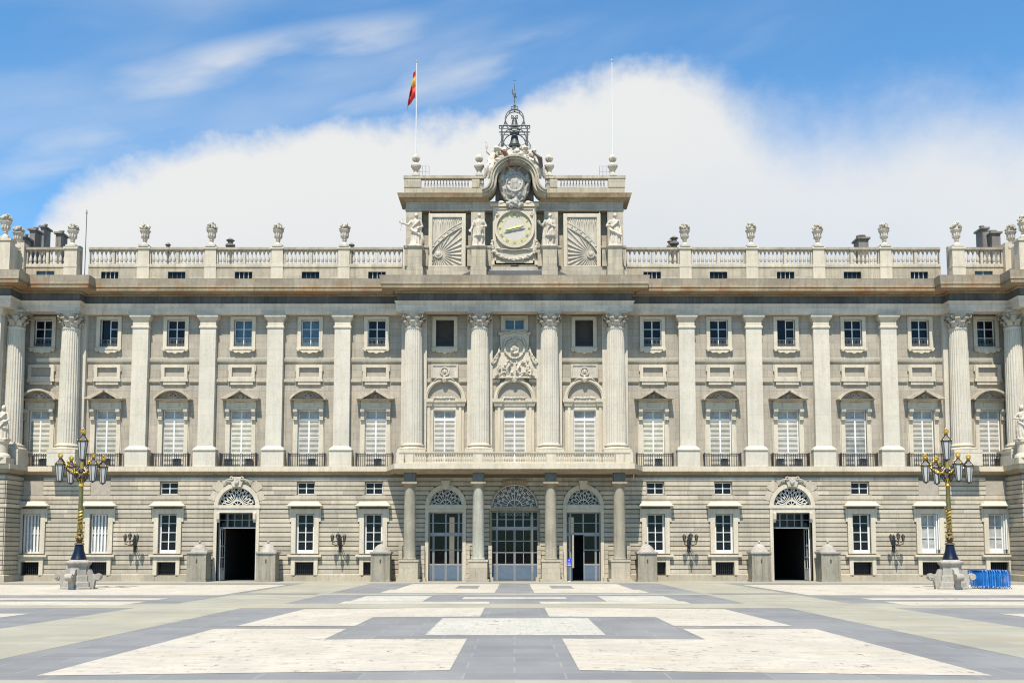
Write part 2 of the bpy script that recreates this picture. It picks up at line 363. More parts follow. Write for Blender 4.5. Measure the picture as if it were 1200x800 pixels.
    def wall(s, x0, x1, z0, z1, yf, yb, holes):
        xs = sorted({x0, x1} | {h[0] for h in holes} | {h[1] for h in holes}); zs = sorted({z0, z1} | {h[2] for h in holes} | {h[3] for h in holes})
        xs = [x for x in xs if x0 <= x <= x1]; zs = [z for z in zs if z0 <= z <= z1]
        for i in range(len(xs) - 1):
            for j in range(len(zs) - 1):
                mx_, mz_ = (xs[i] + xs[i + 1]) / 2, (zs[j] + zs[j + 1]) / 2
                if any(h[0] < mx_ < h[1] and h[2] < mz_ < h[3] for h in holes): continue
                for y, o in ((yf, 1), (yb, -1)):
                    q = [(xs[i], y, zs[j]), (xs[i + 1], y, zs[j]), (xs[i + 1], y, zs[j + 1]), (xs[i], y, zs[j + 1])]
                    s.add(q, [(0, 1, 2, 3)[::o]])
        for a, b, c, d in holes:
            s.add([(a, yf, c), (b, yf, c), (b, yf, d), (a, yf, d), (a, yb, c), (b, yb, c), (b, yb, d), (a, yb, d)], [(0, 4, 5, 1), (2, 6, 7, 3), (1, 5, 6, 2), (3, 7, 4, 0)])
    def spandrels(s, cx, zc, r, yf, yb, n=12):
        for sg in (-1, 1):
            s.prism_y([(cx + sg * r, zc + r), ] + [(cx + sg * r * math.cos(math.pi / 2 * i / n), zc + r * math.sin(math.pi / 2 * i / n)) for i in range(n + 1)], yf, yb)
    def build(s, name, mat, parent=None, smooth=False, loc=None):
        me = bpy.data.meshes.new(name); me.from_pydata(s.v, [], s.f)
        if isinstance(mat, str): mat = MT[mat]
        me.materials.append(mat)
        if any(s.t):
            at = me.attributes.new('tone', 'FLOAT', 'FACE'); at.data.foreach_set('value', s.t)
        me.validate()
        if smooth: me.polygons.foreach_set('use_smooth', [True] * len(me.polygons))
        o = bpy.data.objects.new(name, me); C.objects.link(o)
        if parent: o.parent = parent
        if loc: o.location = loc
        if smooth:
            try: me.set_sharp_from_angle(angle=R(40))
            except Exception: pass
        return o
REM = []
def remesh(o, vox, disp=0, dscale=8, seed=0, k=1.0):
    m = o.modifiers.new('r', 'REMESH'); m.mode = 'VOXEL'; m.voxel_size = vox; m.use_smooth_shade = True
    REM.append((o, disp, dscale, seed, k)); return o
def finish_remesh():
    dg = bpy.context.evaluated_depsgraph_get(); new = [bpy.data.meshes.new_from_object(o.evaluated_get(dg)) for o, *_ in REM]
    for (o, disp, dscale, seed, k), me in zip(REM, new):
        o.modifiers.clear(); me.name = o.name; mat = o.data.materials[0]
        sv = Vector((seed, seed * 1.3, seed * .4))
        nrm_ = [v.normal.copy() for v in me.vertices]; cs = []
        for v, q in zip(me.vertices, nrm_):
            cs += list((v.co + q * disp * mnoise.noise(Vector((v.co.x * dscale, v.co.y * dscale, v.co.z * dscale * .45)) + sv)) * k)
        me.vertices.foreach_set('co', cs); me.update()
        if not me.materials: me.materials.append(mat)
        o.data = me; me.polygons.foreach_set('use_smooth', [True] * len(me.polygons))
def thing(name, label, cat, loc=(0, 0, 0), rz=0, group=None):
    o = bpy.data.objects.new(name, None); C.objects.link(o); o.location = loc; o.rotation_euler = (0, 0, rz); o.empty_display_size = .3
    o['label'] = label; o['category'] = cat
    if group: o['group'] = group
    return o
def tag(o, label, cat, group=None):
    o['label'] = label; o['category'] = cat
    if group: o['group'] = group
    return o
def dup(o, parent=None):
    c = o.copy(); C.objects.link(c)
    if parent is not None: c.parent = parent
    for ch in list(o.children): dup(ch, c)
    return c
def struct(o): o['kind'] = 'structure'; return o
def mm(o, m):   # add second material slot helper
    o.data.materials.append(MT[m]); return o

# ------------------------------------------------------------------ plaza
def gpoly(name, polys, z, mat):
    mb = MB()
    for p in polys:
        n = len(p); mb.add([(x, y, z) for x, y in p], [tuple(range(n))])
    o = mb.build(name, mat); return struct(o)
me_ = MB(); S = 2500
me_.add([(-S, -S, 0), (S, -S, 0), (S, S, 0), (-S, S, 0)], [(0, 1, 2, 3)])
struct(me_.build('plaza_ground', 'slate'))
def yrow(py): return ground(603, py)[1]
def rect(xa, xb, ya, yb): return [(xa, ya), (xb, ya), (xb, yb), (xa, yb)]
def sym(l): return l + [[(-x, y) for x, y in p][::-1] for p in l]
b_ = [rect(-17.7, -12.75, -140, yrow(712)), ]
be = sym(b_) + [rect(-120, 120, yrow(712.2), yrow(706.8)), rect(-120, 120, yrow(682.5) , 60 if False else -.73)]
be += sym([rect(-17.0, -11.6, yrow(706.8), yrow(682.5))])
be += [rect(-120, 120, yrow(696.6), yrow(694.6))] + [rect(-90, 90, -140, yrow(796.5))]
# keep beige sheets apart from each other: split the crossing strips
be = sym([rect(-17.7, -12.75, yrow(796.4), yrow(712.2)), rect(-17.0, -11.6, yrow(706.8), yrow(696.6)), rect(-17.0, -11.6, yrow(694.8), yrow(682.5)), rect(-120, -24, yrow(682.6), yrow(681))]) \
    + [rect(-120, 120, yrow(712.2), yrow(706.8)), rect(-12, 12, yrow(696.6), yrow(694.9)), rect(-120, 120, yrow(796.4) - 60, yrow(796.4))]
gpoly('beige_paving', be, .004, 'beige')
struct_f = MB(); struct_f.box(-70, 70, yrow(683), -.5, 0.0, .012); struct(struct_f.build('facade_pavement', 'beige'))
def P(*q): return [ground(*p) for p in q]
cr = sym([[(-10.3, yrow(791.5)), (-1.46, yrow(785)), (-1.45, yrow(748)), (-5.76, yrow(749)), (-5.76, yrow(736.5)), (-10.3, yrow(736.5))],
          [(-9.9, yrow(733.3)), (-5.68, yrow(733)), (-5.68, yrow(723)), (-1.4, yrow(722)), (-1.4, yrow(711.5)), (-9.6, yrow(713.5))]])
gpoly('cream_paving', cr + sym([rect(-8.9, -4.8, yrow(707), yrow(704.3)), rect(-8.5, -1.25, yrow(694.4), yrow(690.5)), rect(-8.1, -4.2, yrow(690.5), yrow(684)), rect(-2.6, -1.2, yrow(690.5), yrow(684)),
     rect(-60, -17.6, yrow(697.2), yrow(685)), rect(-70, -19.3, yrow(709), yrow(704.5)), rect(-70, -19.4, yrow(702.6), yrow(700.6)), rect(-60, -20.6, yrow(727), yrow(718.6)),
     rect(-4.8, -1.3, yrow(707), yrow(704.6)), rect(-4.2, -2.6, yrow(690.5), yrow(689.3)), rect(-4.2, -2.6, yrow(686), yrow(684))]), .008, 'cream')
gpoly('speckled_cobble_paving', [rect(-2.85, 2.9, yrow(744), yrow(724)), ] + sym([rect(-8.7, -4.85, yrow(704.2), yrow(698)), rect(-2.9, -.001, yrow(701.6), yrow(699.3)), rect(-2.6 + .001, -1.25, yrow(699.2), yrow(697.5)), rect(-4.8, -1.25, yrow(698.9), yrow(697.2))][:2]), .008, 'cobble')
mbj = MB()
for x in (-.75, .78): pass

# ------------------------------------------------------------------ palace
palace = thing('palace', 'long pale stone royal palace with columned facade, clock attic and balustraded roof', 'palace')
Gd, PIL, ENT, CEN = -.72, -.55, -.62, -1.8      # planes: ground storey, pilasters, entablature, centre/outer entablature
WX = [12.28, 18.21, 24.19, 30.16, 36.13, 42.0]
BAYS = [-x for x in WX[::-1]] + WX
PX_ = [15.25, 21.2, 27.17, 33.15]; CX = [3.07, 8.9]; OC = 39.1; EC = 43.75
zBand0, zBand1, zBand2 = Zp(556.5, Gd - .1), Zp(552.5, Gd - .45), Zp(546, Gd - .5)
PORT = 24.19; DOORX = 6.0
XE = 43.0; PV = -3.5; XEND = 66
# opening tables
gz = lambda py: Zp(py, Gd)
gwin = [x for x in BAYS if abs(abs(x) - PORT) > .1]
holesG = []; arcs = []
for x in gwin:
    holesG.append((x - .80, x + .80, gz(648), gz(602))); holesG.append((x - .78, x + .78, gz(673), gz(658.5)))
for x in gwin:
    if abs(x) < 33: holesG.append((x - .76, x + .76, gz(579), gz(565)))
zs_port = gz(592.5); zs_side = gz(591.5); zs_mid = gz(594)
for sx in (-PORT, PORT):
    holesG.append((sx - 1.70, sx + 1.70, 0.0, gz(600.5))); holesG.append((sx - 1.62, sx + 1.62, zs_port, zs_port + 1.62)); arcs.append((sx, zs_port, 1.62, 1.98))
for sx in (-DOORX, DOORX):
    holesG.append((sx - 1.48, sx + 1.48, 0.0, gz(600))); holesG.append((sx - 1.42, sx + 1.42, zs_side, zs_side + 1.42)); arcs.append((sx, zs_side, 1.42, 1.78))
holesG.append((-2.05, 2.05, 0.0, gz(598.5))); holesG.append((-1.98, 1.98, zs_mid, zs_mid + 1.98)); arcs.append((0, zs_mid, 1.98, 2.06))
mb = MB(); mb.wall(-XE, XE, 0, zBand0 + .3, Gd, Gd + .9, holesG)
for cx, zc, r, ro in arcs: mb.spandrels(cx, zc, r, Gd, Gd + .9)
for s in (-1, 1): mb.box(s * XE, s * XEND, PV, 14, 0, zBand0 + .3)
mb.build('ground_wall', 'groove', palace)
# rusticated courses: real raised blocks
def courses(mb, x0, x1, rows, front, depth, blocks, maxlen=2.1, axis='x'):
    for j, (a, b) in enumerate(rows):
        zm = (a + b) / 2; iv = []
        for h in blocks:
            if h[0] == 'r':
                if h[3] < b - .03 and h[4] > a + .03: iv.append((h[1], h[2]))
            else:
                _, cx, zc, r = h
                if zm > zc and zm - zc < r: q = math.sqrt(r * r - (zm - zc) ** 2); iv.append((cx - q, cx + q))
        iv.sort(); cur = x0; free = []
        for p, q in iv:
            if p > cur: free.append((cur, min(p, x1)))
            cur = max(cur, q)
        if cur < x1: free.append((cur, x1))
        for p, q in free:
            L_ = q - p
            if L_ < .04: continue
            n = max(1, round(L_ / maxlen)); cuts = [p] + [p + L_ * (k + random.uniform(-.25, .25)) / n for k in range(1, n)] + [q]
            for k in range(n):
                mb.tone = random.uniform(-.13, .10); u0, u1 = cuts[k] + (.006 if k else 0), cuts[k + 1] - (.006 if k < n - 1 else 0)
                c_ = .025
                if axis == 'x':
                    mb.prism_x([(front, a), (front - depth, a + c_), (front - depth, b - c_), (front, b)], u0, u1)
                else:
                    s_ = axis; mb.extr([(front, a), (front - s_ * depth, a + c_), (front - s_ * depth, b - c_), (front, b)], u0, u1, lambda p, t: (p[0], t, p[1]))
    mb.tone = 0
zc0, zc1 = gz(672.3), gz(558.5); NC = 21; hh = (zc1 - zc0) / NC
zstr0, zstr1 = gz(595.5), gz(591.5)
rows = []
for k in range(NC):
    a, b = zc0 + k * hh + .028, zc0 + (k + 1) * hh - .028
    if b > zstr0 and a < zstr1: continue
    rows.append((a, b))
blk = []
for x in gwin: blk += [('r', x - 1.24, x + 1.24, gz(650), gz(592)), ('r', x - 1.0, x + 1.0, 0, gz(655))]
for x in gwin:
    if abs(x) < 33: blk.append(('r', x - .80, x + .80, gz(580), gz(564)))
    else: blk.append(('r', x - .88, x + .88, gz(580.5), gz(563)))
for cx, zc, r, ro in arcs: blk.append(('c', cx, zc, ro + .02)); blk.append(('r', cx - ro - .02 if ro > 1.5 and r != 1.98 else cx - 2.2, cx + ro + .02 if r != 1.98 else cx + 2.2, -1, zc))
mb = MB(); courses(mb, -XE, XE, rows, Gd, .07, blk)
mb.build('rusticated_courses', 'rust', palace)
for s in (-1, 1):
    mb = MB(); xs = sorted((s * (XE + .06), s * XEND)); courses(mb, xs[0], xs[1], rows, PV, .07, [])
    courses(mb, PV - .06, Gd - .1, rows, s * XE, .07, [], axis=s)
    mb.build('pavilion_courses', 'rust', palace)
# string course + plinth + floor band follow the plan
def planpath(yc, ypav, xstep=None, yc2=None, e=0.0):
    return [(-XEND, ypav), (-XE, ypav), (-XE, yc), (XE, yc), (XE, ypav), (XEND, ypav)]
def plan_without(x_skip, path_y, ypav):   # straight runs of a band, broken at openings
    pass
zp = gz(672)
pl = MB(); st_ = MB()
cuts_pl = sorted([(x - 1.0, x + 1.0) for x in gwin] + [(x - 2.05, x + 2.05) for x in (-PORT, PORT)] + [(x - 1.85, x + 1.85) for x in (-DOORX, DOORX)] + [(-2.25, 2.25)])
cuts_st = sorted([(x - 1.27, x + 1.27) for x in gwin] + [(cx - ro - .02, cx + ro + .02) for cx, zc, r, ro in arcs])
def runs(cuts, x0, x1):
    cur = x0; out = []
    for a, b in cuts:
        if a > cur: out.append((cur, a))
        cur = max(cur, b)
    if cur < x1: out.append((cur, x1))
    return out
for a, b in runs(cuts_pl, -XE + .02, XE - .02):
    pl = MB(); pl.prism_x([(Gd - .22, 0), (Gd - .22, zp - .08), (Gd - .16, zp), (Gd - .001, zp), (Gd - .001, 0)], a, b); pl.build('plinth', 'plinth', palace)
for x in gwin:
    pl = MB(); pl.box(x - .99, x + .99, Gd - .19, Gd, 0, gz(674)); pl.build('plinth', 'plinth', palace)
for s in (-1, 1):
    pts_ = [(s * XE, Gd), (s * XE, PV), (s * XEND, PV)]
    if s < 0: pts_ = pts_[::-1]
    pl = MB(); st_ = MB(); pl.sweep(pts_, [(0, 0), (.22, 0), (.22, zp - .08), (.16, zp), (0, zp)]); pl.build('plinth', 'plinth', palace)
    st_.sweep(pts_, [(0, zstr0), (.12, zstr0), (.16, zstr1), (0, zstr1)]); st_.build('string_course', 'trim', palace)
for a, b in runs(cuts_st, -XE + .02, XE - .02):
    st_ = MB(); st_.prism_x([(Gd - .12, zstr0), (Gd - .16, zstr1), (Gd - .001, zstr1), (Gd - .001, zstr0)], a, b); st_.build('string_course', 'trim', palace)
# band / terrace between storeys with the portico balcony slab
BX, BY = 9.85, -3.6
band = MB()
bp = [(-XEND, PV), (-XE, PV), (-XE, Gd), (-BX - 1.0, Gd), (-BX, BY), (BX, BY), (BX + 1.0, Gd), (XE, Gd), (XE, PV), (XEND, PV)]
band.sweep(bp, [(-.05, zBand0 + .02), (.12, zBand0 + .02), (.2, zBand1 - .18), (.42, zBand1 - .04), (.45, zBand1 + .02), (.45, zBand1 + .05), (-.05, zBand1 + .05)])
band.build('floor_band_moulding', 'slab', palace)
band = MB(); band.sweep(bp, [(-.3, zBand1 + .052), (.40, zBand1 + .052), (.40, zBand2), (-.3, zBand2)])
band.prism_z([(-BX - .6, Gd + .4), (-BX, BY + .1), (BX, BY + .1), (BX + .6, Gd + .4)], zBand0 + .10, zBand2 - .02)
band.box(-XE - .2, XE + .2, Gd + .2, .3, zBand1, zBand2 - .004)
band.build('floor_band', 'trim', palace)

# ---- upper wall
z1 = zBand2
uz = lambda py, Y=0: Zp(py, Y)
zW1 = uz(346)
holesU = []
for x in BAYS: holesU += [(x - .80, x + .80, uz(406), uz(375)), (x - .95, x + .95, z1, uz(480.5))]
for x in (-6.2, 6.2): holesU += [(x - .82, x + .82, uz(406), uz(374)), (x - .98, x + .98, z1, uz(480.5))]
holesU += [(-.88, .88, uz(386), uz(374)), (-.98, .98, z1, uz(480.5))]
mb = MB(); mb.wall(-44.5, 44.5, z1 - .3, zW1, 0, .6, holesU); mb.build('upper_wall', 'wall', palace)
for s in (-1, 1):
    mb = MB(); mb.box(s * 44.2, s * XEND, -2.5, 14, z1 - .2, uz(350, -2.5)); mb.build('pavilion_wall', 'wall', palace)
# two string bands across the bays
mb = MB()
segs = []
xsb = sorted([-EC + .7] + [-OC] + [-x for x in PX_] + [-8.9, -3.07, 3.07, 8.9] + PX_ + [OC, EC - .7])
for a, b in zip(xsb[:-1], xsb[1:]):
    wa, wb = a + .6, b - .6
    cxm = (a + b) / 2
    mb = MB(); mb.prism_x([(0, uz(425)), (-.14, uz(423.5)), (-.20, uz(420.8)), (-.20, uz(420)), (0, uz(420))], wa, wb)
    wins = min(BAYS + [-6.2, 0, 6.2], key=lambda q: abs(q - cxm))
    for p, q in ((wa, wins - 1.28), (wins + 1.28, wb)):
        m2 = MB(); m2.prism_x([(0, uz(448.5)), (-.16, uz(447.5)), (-.20, uz(444.5)), (0, uz(444.5))], p, q); m2.build('lower_string_course', 'trim', palace)
    mb.build('upper_string_course', 'trim', palace)

# ---- entablature and cornice
def epath(yc, ymid, ypav, xm=10.35, xo=38.1, xp=43.3):
    l = [(-XEND, ypav), (-xp, ypav), (-xp, yc), (-xo, yc), (-xo, ymid), (-xm, ymid), (-xm, yc), (xm, yc), (xm, ymid), (xo, ymid), (xo, yc), (xp, yc), (xp, ypav), (XEND, ypav)]
    return l
zA0, zA1 = Zp(368.2, ENT), Zp(356.3, ENT)
zF1 = Zp(344.5, ENT)
zC0, zC1, zC2 = Zp(343.2, -1.85), Zp(335, -1.95), Zp(326.3, -1.95)
ep = epath(CEN, ENT, -3.55)
mb = MB(); mb.sweep(ep, [(-1.2, zA0), (0, zA0), (0, zA0 + .28), (.05, zA0 + .30), (.05, zA1 - .22), (.13, zA1 - .12), (.16, zA1), (-1.2, zA1)]); mb.build('architrave', 'arch', palace)
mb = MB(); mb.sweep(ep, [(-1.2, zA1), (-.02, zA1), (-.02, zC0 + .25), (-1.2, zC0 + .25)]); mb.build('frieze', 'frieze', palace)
hc = zC1 - zC0
mb = MB(); mb.sweep(ep, [(-1.1, zC0 + .0), (.08, zC0 + .0), (.16, zC0 + .08), (.42, zC0 + .12), (.46, zC0 + .18), (1.2, zC0 + .19), (1.22, zC0 + .40), (1.16, zC0 + .42), (1.19, zC1 - .12), (1.26, zC1 - .1), (1.26, zC1), (-1.1, zC1)])
mb.build('cornice', 'cornice', palace)
mb = MB(); mb.sweep(ep, [(-1.1, zC1), (1.25, zC1 + .002), (1.25, zC1 + .06), (1.34, zC2 - .08), (1.36, zC2), (.9, zC2 + .06), (-1.1, zC2 + .1)])
co = mb.build('cornice_crown', stone('cornice_crown_stone', (.38, .33, .25), var=.2, streak=.5, stain=(.27, .14, .05), stain_amt=.55, srange=(.48, .68), brick=(1.7, 3, .014), mortar=.7), palace)
# ---- roof body
mb = MB(); mb.box(-XEND, XEND, .5, 14, zC2 - .6, zC2 + .3); mb.box(-XEND, XEND, .65, .9, z1, zC2 - .6)
mb.wall(-XEND, XEND, 0.0, zC2 - .6, 13.2, 14.0, [(-6.6, -6.05, .9, 6.0), (5.45, 6.0, .9, 6.0), (1.62, 1.88, .6, 6.2)])
mb.build('roof', 'roof', palace)
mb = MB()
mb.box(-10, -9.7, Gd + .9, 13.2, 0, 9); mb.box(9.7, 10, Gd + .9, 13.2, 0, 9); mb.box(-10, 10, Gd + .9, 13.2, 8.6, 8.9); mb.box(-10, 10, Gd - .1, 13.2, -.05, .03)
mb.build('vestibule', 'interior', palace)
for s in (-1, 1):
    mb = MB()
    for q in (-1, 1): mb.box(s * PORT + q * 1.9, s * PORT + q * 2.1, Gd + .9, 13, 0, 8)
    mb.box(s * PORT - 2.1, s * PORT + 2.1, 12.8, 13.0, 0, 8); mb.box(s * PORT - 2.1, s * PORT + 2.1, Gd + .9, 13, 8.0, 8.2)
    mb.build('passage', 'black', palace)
mb = MB(); mb.box(-40, 40, 50, 54, 0, 12); mb.build('courtyard_wall', 'rust', palace)

# ---- balustrade at the roof edge
zD0 = zC2 - .3
BPL = -.35; BOUT = -.95
zr = lambda py, Y=BPL: Zp(py, Y)
def baluster(mb, x, y, z0, z1, r=.11, n=8):
    h = z1 - z0
    mb.lathe(x, y, [(r * .95, z0), (r * .95, z0 + h * .08), (r * .55, z0 + h * .13), (r * .75, z0 + h * .2), (r * 1.0, z0 + h * .34), (r * .85, z0 + h * .46), (r * .45, z0 + h * .66), (r * .42, z0 + h * .76), (r * .62, z0 + h * .8), (r * .5, z0 + h * .85), (r * .85, z0 + h * .9), (r * .95, z1)], n, rot=.2)
def span(xa, xb, Y, holes):
    zt, zb, zbr, zdt = zr(290, Y), zr(293.6, Y), zr(309, Y), zr(313.2, Y)
    mb = MB(); mb.wall(xa, xb, zD0, zdt, Y, Y + .5, holes); 
    mb.sweep([(xa, Y), (xb, Y)], [(-.42, zdt), (.06, zdt), (.06, zdt + .12), (.0, zbr - .02), (-.42, zbr - .02)])
    d = mb.build('parapet', 'parapet', palace)
    mb = MB(); mb.sweep([(xa, Y), (xb, Y)], [(-.36, zb), (.0, zb), (.08, zb + .08), (.10, zt), (-.42, zt)]); mb.build('top_rail', 'parapet', d)
    mb = MB(); L_ = xb - xa; mid = (xa + xb) / 2
    mb.box(mid - .12, mid + .12, Y + .05, Y + .33, zbr, zb)
    for q in (xa, xb - .1): mb.box(q, q + .1, Y + .05, Y + .33, zbr - .02, zb)
    n = max(3, round((L_ / 2 - .3) / .385))
    for p, q in ((xa + .12, mid - .12), (mid + .12, xb - .12)):
        for k in range(n): baluster(mb, p + (q - p) * (k + .5) / n, Y + .18, zbr - .02, zb, .145)
    mb.build('balusters', 'carved', d, smooth=True)
    return d
def pedestal(x, Y, w, top=289.5):
    mb = MB(); zt = zr(top, Y)
    mb.box(x - w / 2, x + w / 2, Y - .1, Y + .62, zD0, zr(313.2, Y)); mb.box(x - w / 2 - .02, x + w / 2 + .02, Y - .13, Y + .6, zr(313.2, Y) + .002, zr(310, Y))
    mb.box(x - w / 2 + .03, x + w / 2 - .03, Y - .08, Y + .58, zr(310, Y) + .002, zt - .2); mb.box(x - w / 2 - .05, x + w / 2 + .05, Y - .17, Y + .66, zt - .198, zt + .02)
    mb.build('parapet_pedestal', 'parapet' if False else 'trim', palace); return zt + .02
peds = []   # (x, y, ztop)
pxs = PX_
edges = [9.9] + pxs + [38.6]
for s in (-1, 1):
    for i in range(5):
        a, b = edges[i] + (.1 if i == 0 else .55), edges[i + 1] - .55
        xw = WX[i]; hl = (s * xw - .78, s * xw + .78, zr(326.5) - .3, zr(318.3))
        sp = sorted((s * a, s * b)); span(sp[0], sp[1], BPL, [hl])
        mb = MB(); mb.box(s * xw - .78, s * xw + .78, BPL + .18, BPL + .22, hl[2], hl[3]); aw = mb.build('attic_window', 'glass', palace)
        mb = MB()
        for q in (-.02, .0): pass
        for q in (-.39, 0, .39): mb.box(s * xw + q - .02, s * xw + q + .02, BPL + .14, BPL + .178, hl[2], hl[3])
        mb.build('frame', 'greyiron' if i % 2 else 'paleiron', aw)
    for x in pxs: peds.append((s * x, BPL + .22, pedestal(s * x, BPL, 1.08)))
    sp = sorted((s * 39.65, s * 43.35)); x6 = s * 41.6
    hl = (x6 - .8, x6 + .8, zr(326.5) - .3, zr(317.5, BOUT)); span(sp[0], sp[1], BOUT, [hl])
    mb = MB(); mb.box(x6 - .8, x6 + .8, BOUT + .18, BOUT + .22, hl[2], hl[3]); aw = mb.build('attic_window', 'bluepane', palace)
    mb = MB(); mb.box(x6 - .03, x6 + .03, BOUT + .14, BOUT + .178, hl[2], hl[3]); mb.build('frame', 'paleiron', aw)
    mb = MB(); mb.box(s * 38.6, s * 39.5, BPL, BOUT + .1, zD0, zr(290)); mb.build('parapet_return', 'parapet', palace)
    peds.append((s * OC, -1.35, pedestal(s * OC, -1.6, 1.15, 289.5)))
    # pavilion parapet
    zt = Zp(279.5, -3.3)
    mb = MB(); mb.box(s * 44.6, s * XEND, -3.2, -2.7, zD0, zt - .2); mb.box(s * 43.6, s * 44.9, -3.4, -2.5, zD0, zt - .2); mb.box(s * 43.5, s * 44.95, -3.48, -2.4, zt - .198, zt); mb.box(s * 44.96, s * XEND, -3.3, -2.6, zt - .198, zt - .01)
    mb.box(s * 43.9, s * 44.6, -2.5, -.4, zD0, zt - .25); mb.box(s * 43.4, s * 44.2, -1.3, -.4, zD0, zr(288))
    mb.build('pavilion_parapet', 'trim', palace)
    peds.append((s * 44.25, -2.95, zt)); peds.append((s * 44.15, -.9, zt - .25))

# ---- pilasters
zPb, zPp = Zp(527, PIL), z1
def cap_tuscan(mb, x, hw, y, zb, zt):
    h = zt - zb
    mb.sweep([(x - hw, .05), (x - hw, y), (x + hw, y), (x + hw, .05)], [(-.1, zb), (.06, zb), (.09, zb + .1), (.06, zb + .2), (0.0, zb + .22), (0, zb + h * .52), (.10, zb + h * .62), (.22, zb + h * .78), (.24, zb + h * .8), (.24, zt), (-.1, zt)])
proto = None
for s in (-1, 1):
    for x in pxs:
        X = s * x
        if proto is None:
            mb = MB(); mb.box(-.70, .70, PIL, 0, Zp(523, PIL), Zp(384, PIL)); proto = mb.build('pilaster', 'white', palace, loc=(X, 0, 0))
            mb = MB(); cap_tuscan(mb, 0, .70, PIL, Zp(384.5, PIL), zA0 - .002); mb.build('capital', 'trim', proto)
            mb = MB(); mb.box(-.98, .98, PIL - .22, 0, z1, Zp(527.5, PIL - .2)); mb.sweep([(-.70, 0), (-.70, PIL), (.70, PIL), (.70, 0)], [(-.1, Zp(527.4, PIL - .2)), (.30, Zp(527.4, PIL - .2)), (.30, Zp(526, PIL - .2)), (.2, Zp(525, PIL)), (.1, Zp(523.3, PIL)), (.0, Zp(522.5, PIL)), (-.1, Zp(522.5, PIL))])
            mb.build('pedestal', 'white', proto)
        else:
            o = dup(proto); o.location.x = X
# ---- giant columns with corinthian capitals
CY = -.95
def corinthian(mb, cx, cy, z0, z1_, r):
    h = z1_ - z0
    mb.lathe(cx, cy, [(r * .95, z0), (r * 1.04, z0 + .05), (r * .92, z0 + .1), (r * .88, z0 + h * .2), (r * .92, z0 + h * .6), (r * 1.15, z0 + h * .86), (r * 1.2, z0 + h * .87)], 20)
    for row, (zb, zt, rr, n, off) in enumerate(((.06, .42, 1.0, 8, 0), (.28, .66, 1.04, 8, .5))):
        for k in range(n):
            a = 2 * math.pi * (k + off) / n; ca, sa = math.cos(a), math.sin(a); w = r * .30
            prof = [(rr * .92, zb), (rr * 1.05, zb + (zt - zb) * .6), (rr * 1.22, zt), (rr * 1.36, zt - .03), (rr * 1.34, zt - .09), (rr * 1.16, zt - .12)]
            vs = []
            for (q, zz) in prof:
                ww = w * (1 if zz < zt - .05 else .7)
                for sg in (-1, 0, 1):
                    rad = r * q + (.03 if sg == 0 else 0); vs.append((cx + ca * rad - sa * ww * sg, cy + sa * rad + ca * ww * sg, z0 + h * zz))
            mb.add(vs, [(i * 3 + j, i * 3 + j + 1, (i + 1) * 3 + j + 1, (i + 1) * 3 + j) for i in range(len(prof) - 1) for j in (0, 1)])
    for a in (45, 135, 225, 315):
        ca, sa = math.cos(R(a)), math.sin(R(a)); sp = []
        for k in range(12):
            t = k / 11; ang_ = t * 4.6; rad = r * .24 * (1 - .7 * t); sp.append((cx + ca * (r * 1.38 + rad * math.sin(ang_)), cy + sa * (r * 1.38 + rad * math.sin(ang_)), z0 + h * .70 + rad * math.cos(ang_)))
        mb.tube([(cx + ca * r * .95, cy + sa * r * .95, z0 + h * .5), (cx + ca * r * 1.2, cy + sa * r * 1.2, z0 + h * .8)] + sp, .055, 5)
    w = r * 1.42; q = .14
    ab = []
    for k in range(4):
        a = R(45 + 90 * k); b = R(45 + 90 * (k + 1)); m_ = (a + b) / 2
        ab += [(cx + math.cos(a) * w * 1.3, cy + math.sin(a) * w * 1.3), (cx + math.cos(m_) * w * .82, cy + math.sin(m_) * w * .82)]
    mb.prism_z(ab, z0 + h * .87, z1_)
def column(x, y, parent, zb, zt, zcap, r, fluted=True):
    mb = MB(); h = zcap - zb; N_ = 96
    zs = [zb + .75, zb + .86, zb + .9, zb + h * .35, zb + h * .7, zcap - .22, zcap - .18, zcap - .1, zcap]
    rr = [r * 1.05, r * 1.0, r, r * .985, r * .93, r * .87, r * .87, r * .92, r * .92]
    mb.lathe(x, y, list(zip(rr, zs)), N_, flute=(zb + .88, zcap - .2), fl=.055)
    c = mb.build('column', 'white', parent)
    mb = MB(); corinthian(mb, x, y, zcap, zt, r * .9); mb.build('capital', 'carved', c)
    mb = MB(); mb.lathe(x, y, [(r * 1.42, zb + .28), (r * 1.45, zb + .36), (r * 1.4, zb + .46), (r * 1.18, zb + .5), (r * 1.15, zb + .58), (r * 1.25, zb + .64), (r * 1.25, zb + .7), (r * 1.05, zb + .76)], 32)
    mb.box(x - r * 1.42, x + r * 1.42, y - r * 1.42, 0, zb, zb + .28)
    mb.build('base', 'trim', c, smooth=True); return c
RC = .86
for x in CX:
    for s in (-1, 1):
        column(s * x, CY, palace, Zp(530, -2.0), zA0 - .002, Zp(383, -1.6), RC)
        mb = MB(); mb.box(s * x - 1.3, s * x + 1.3, -2.3, 0, z1, Zp(530, -2.0) - .001); mb.build('column_pedestal', 'white', palace)
        mb = MB(); mb.box(s * x - 1.12, s * x + 1.12, -.42, 0, Zp(530), zA0); mb.build('backing_pilaster', 'white', palace)
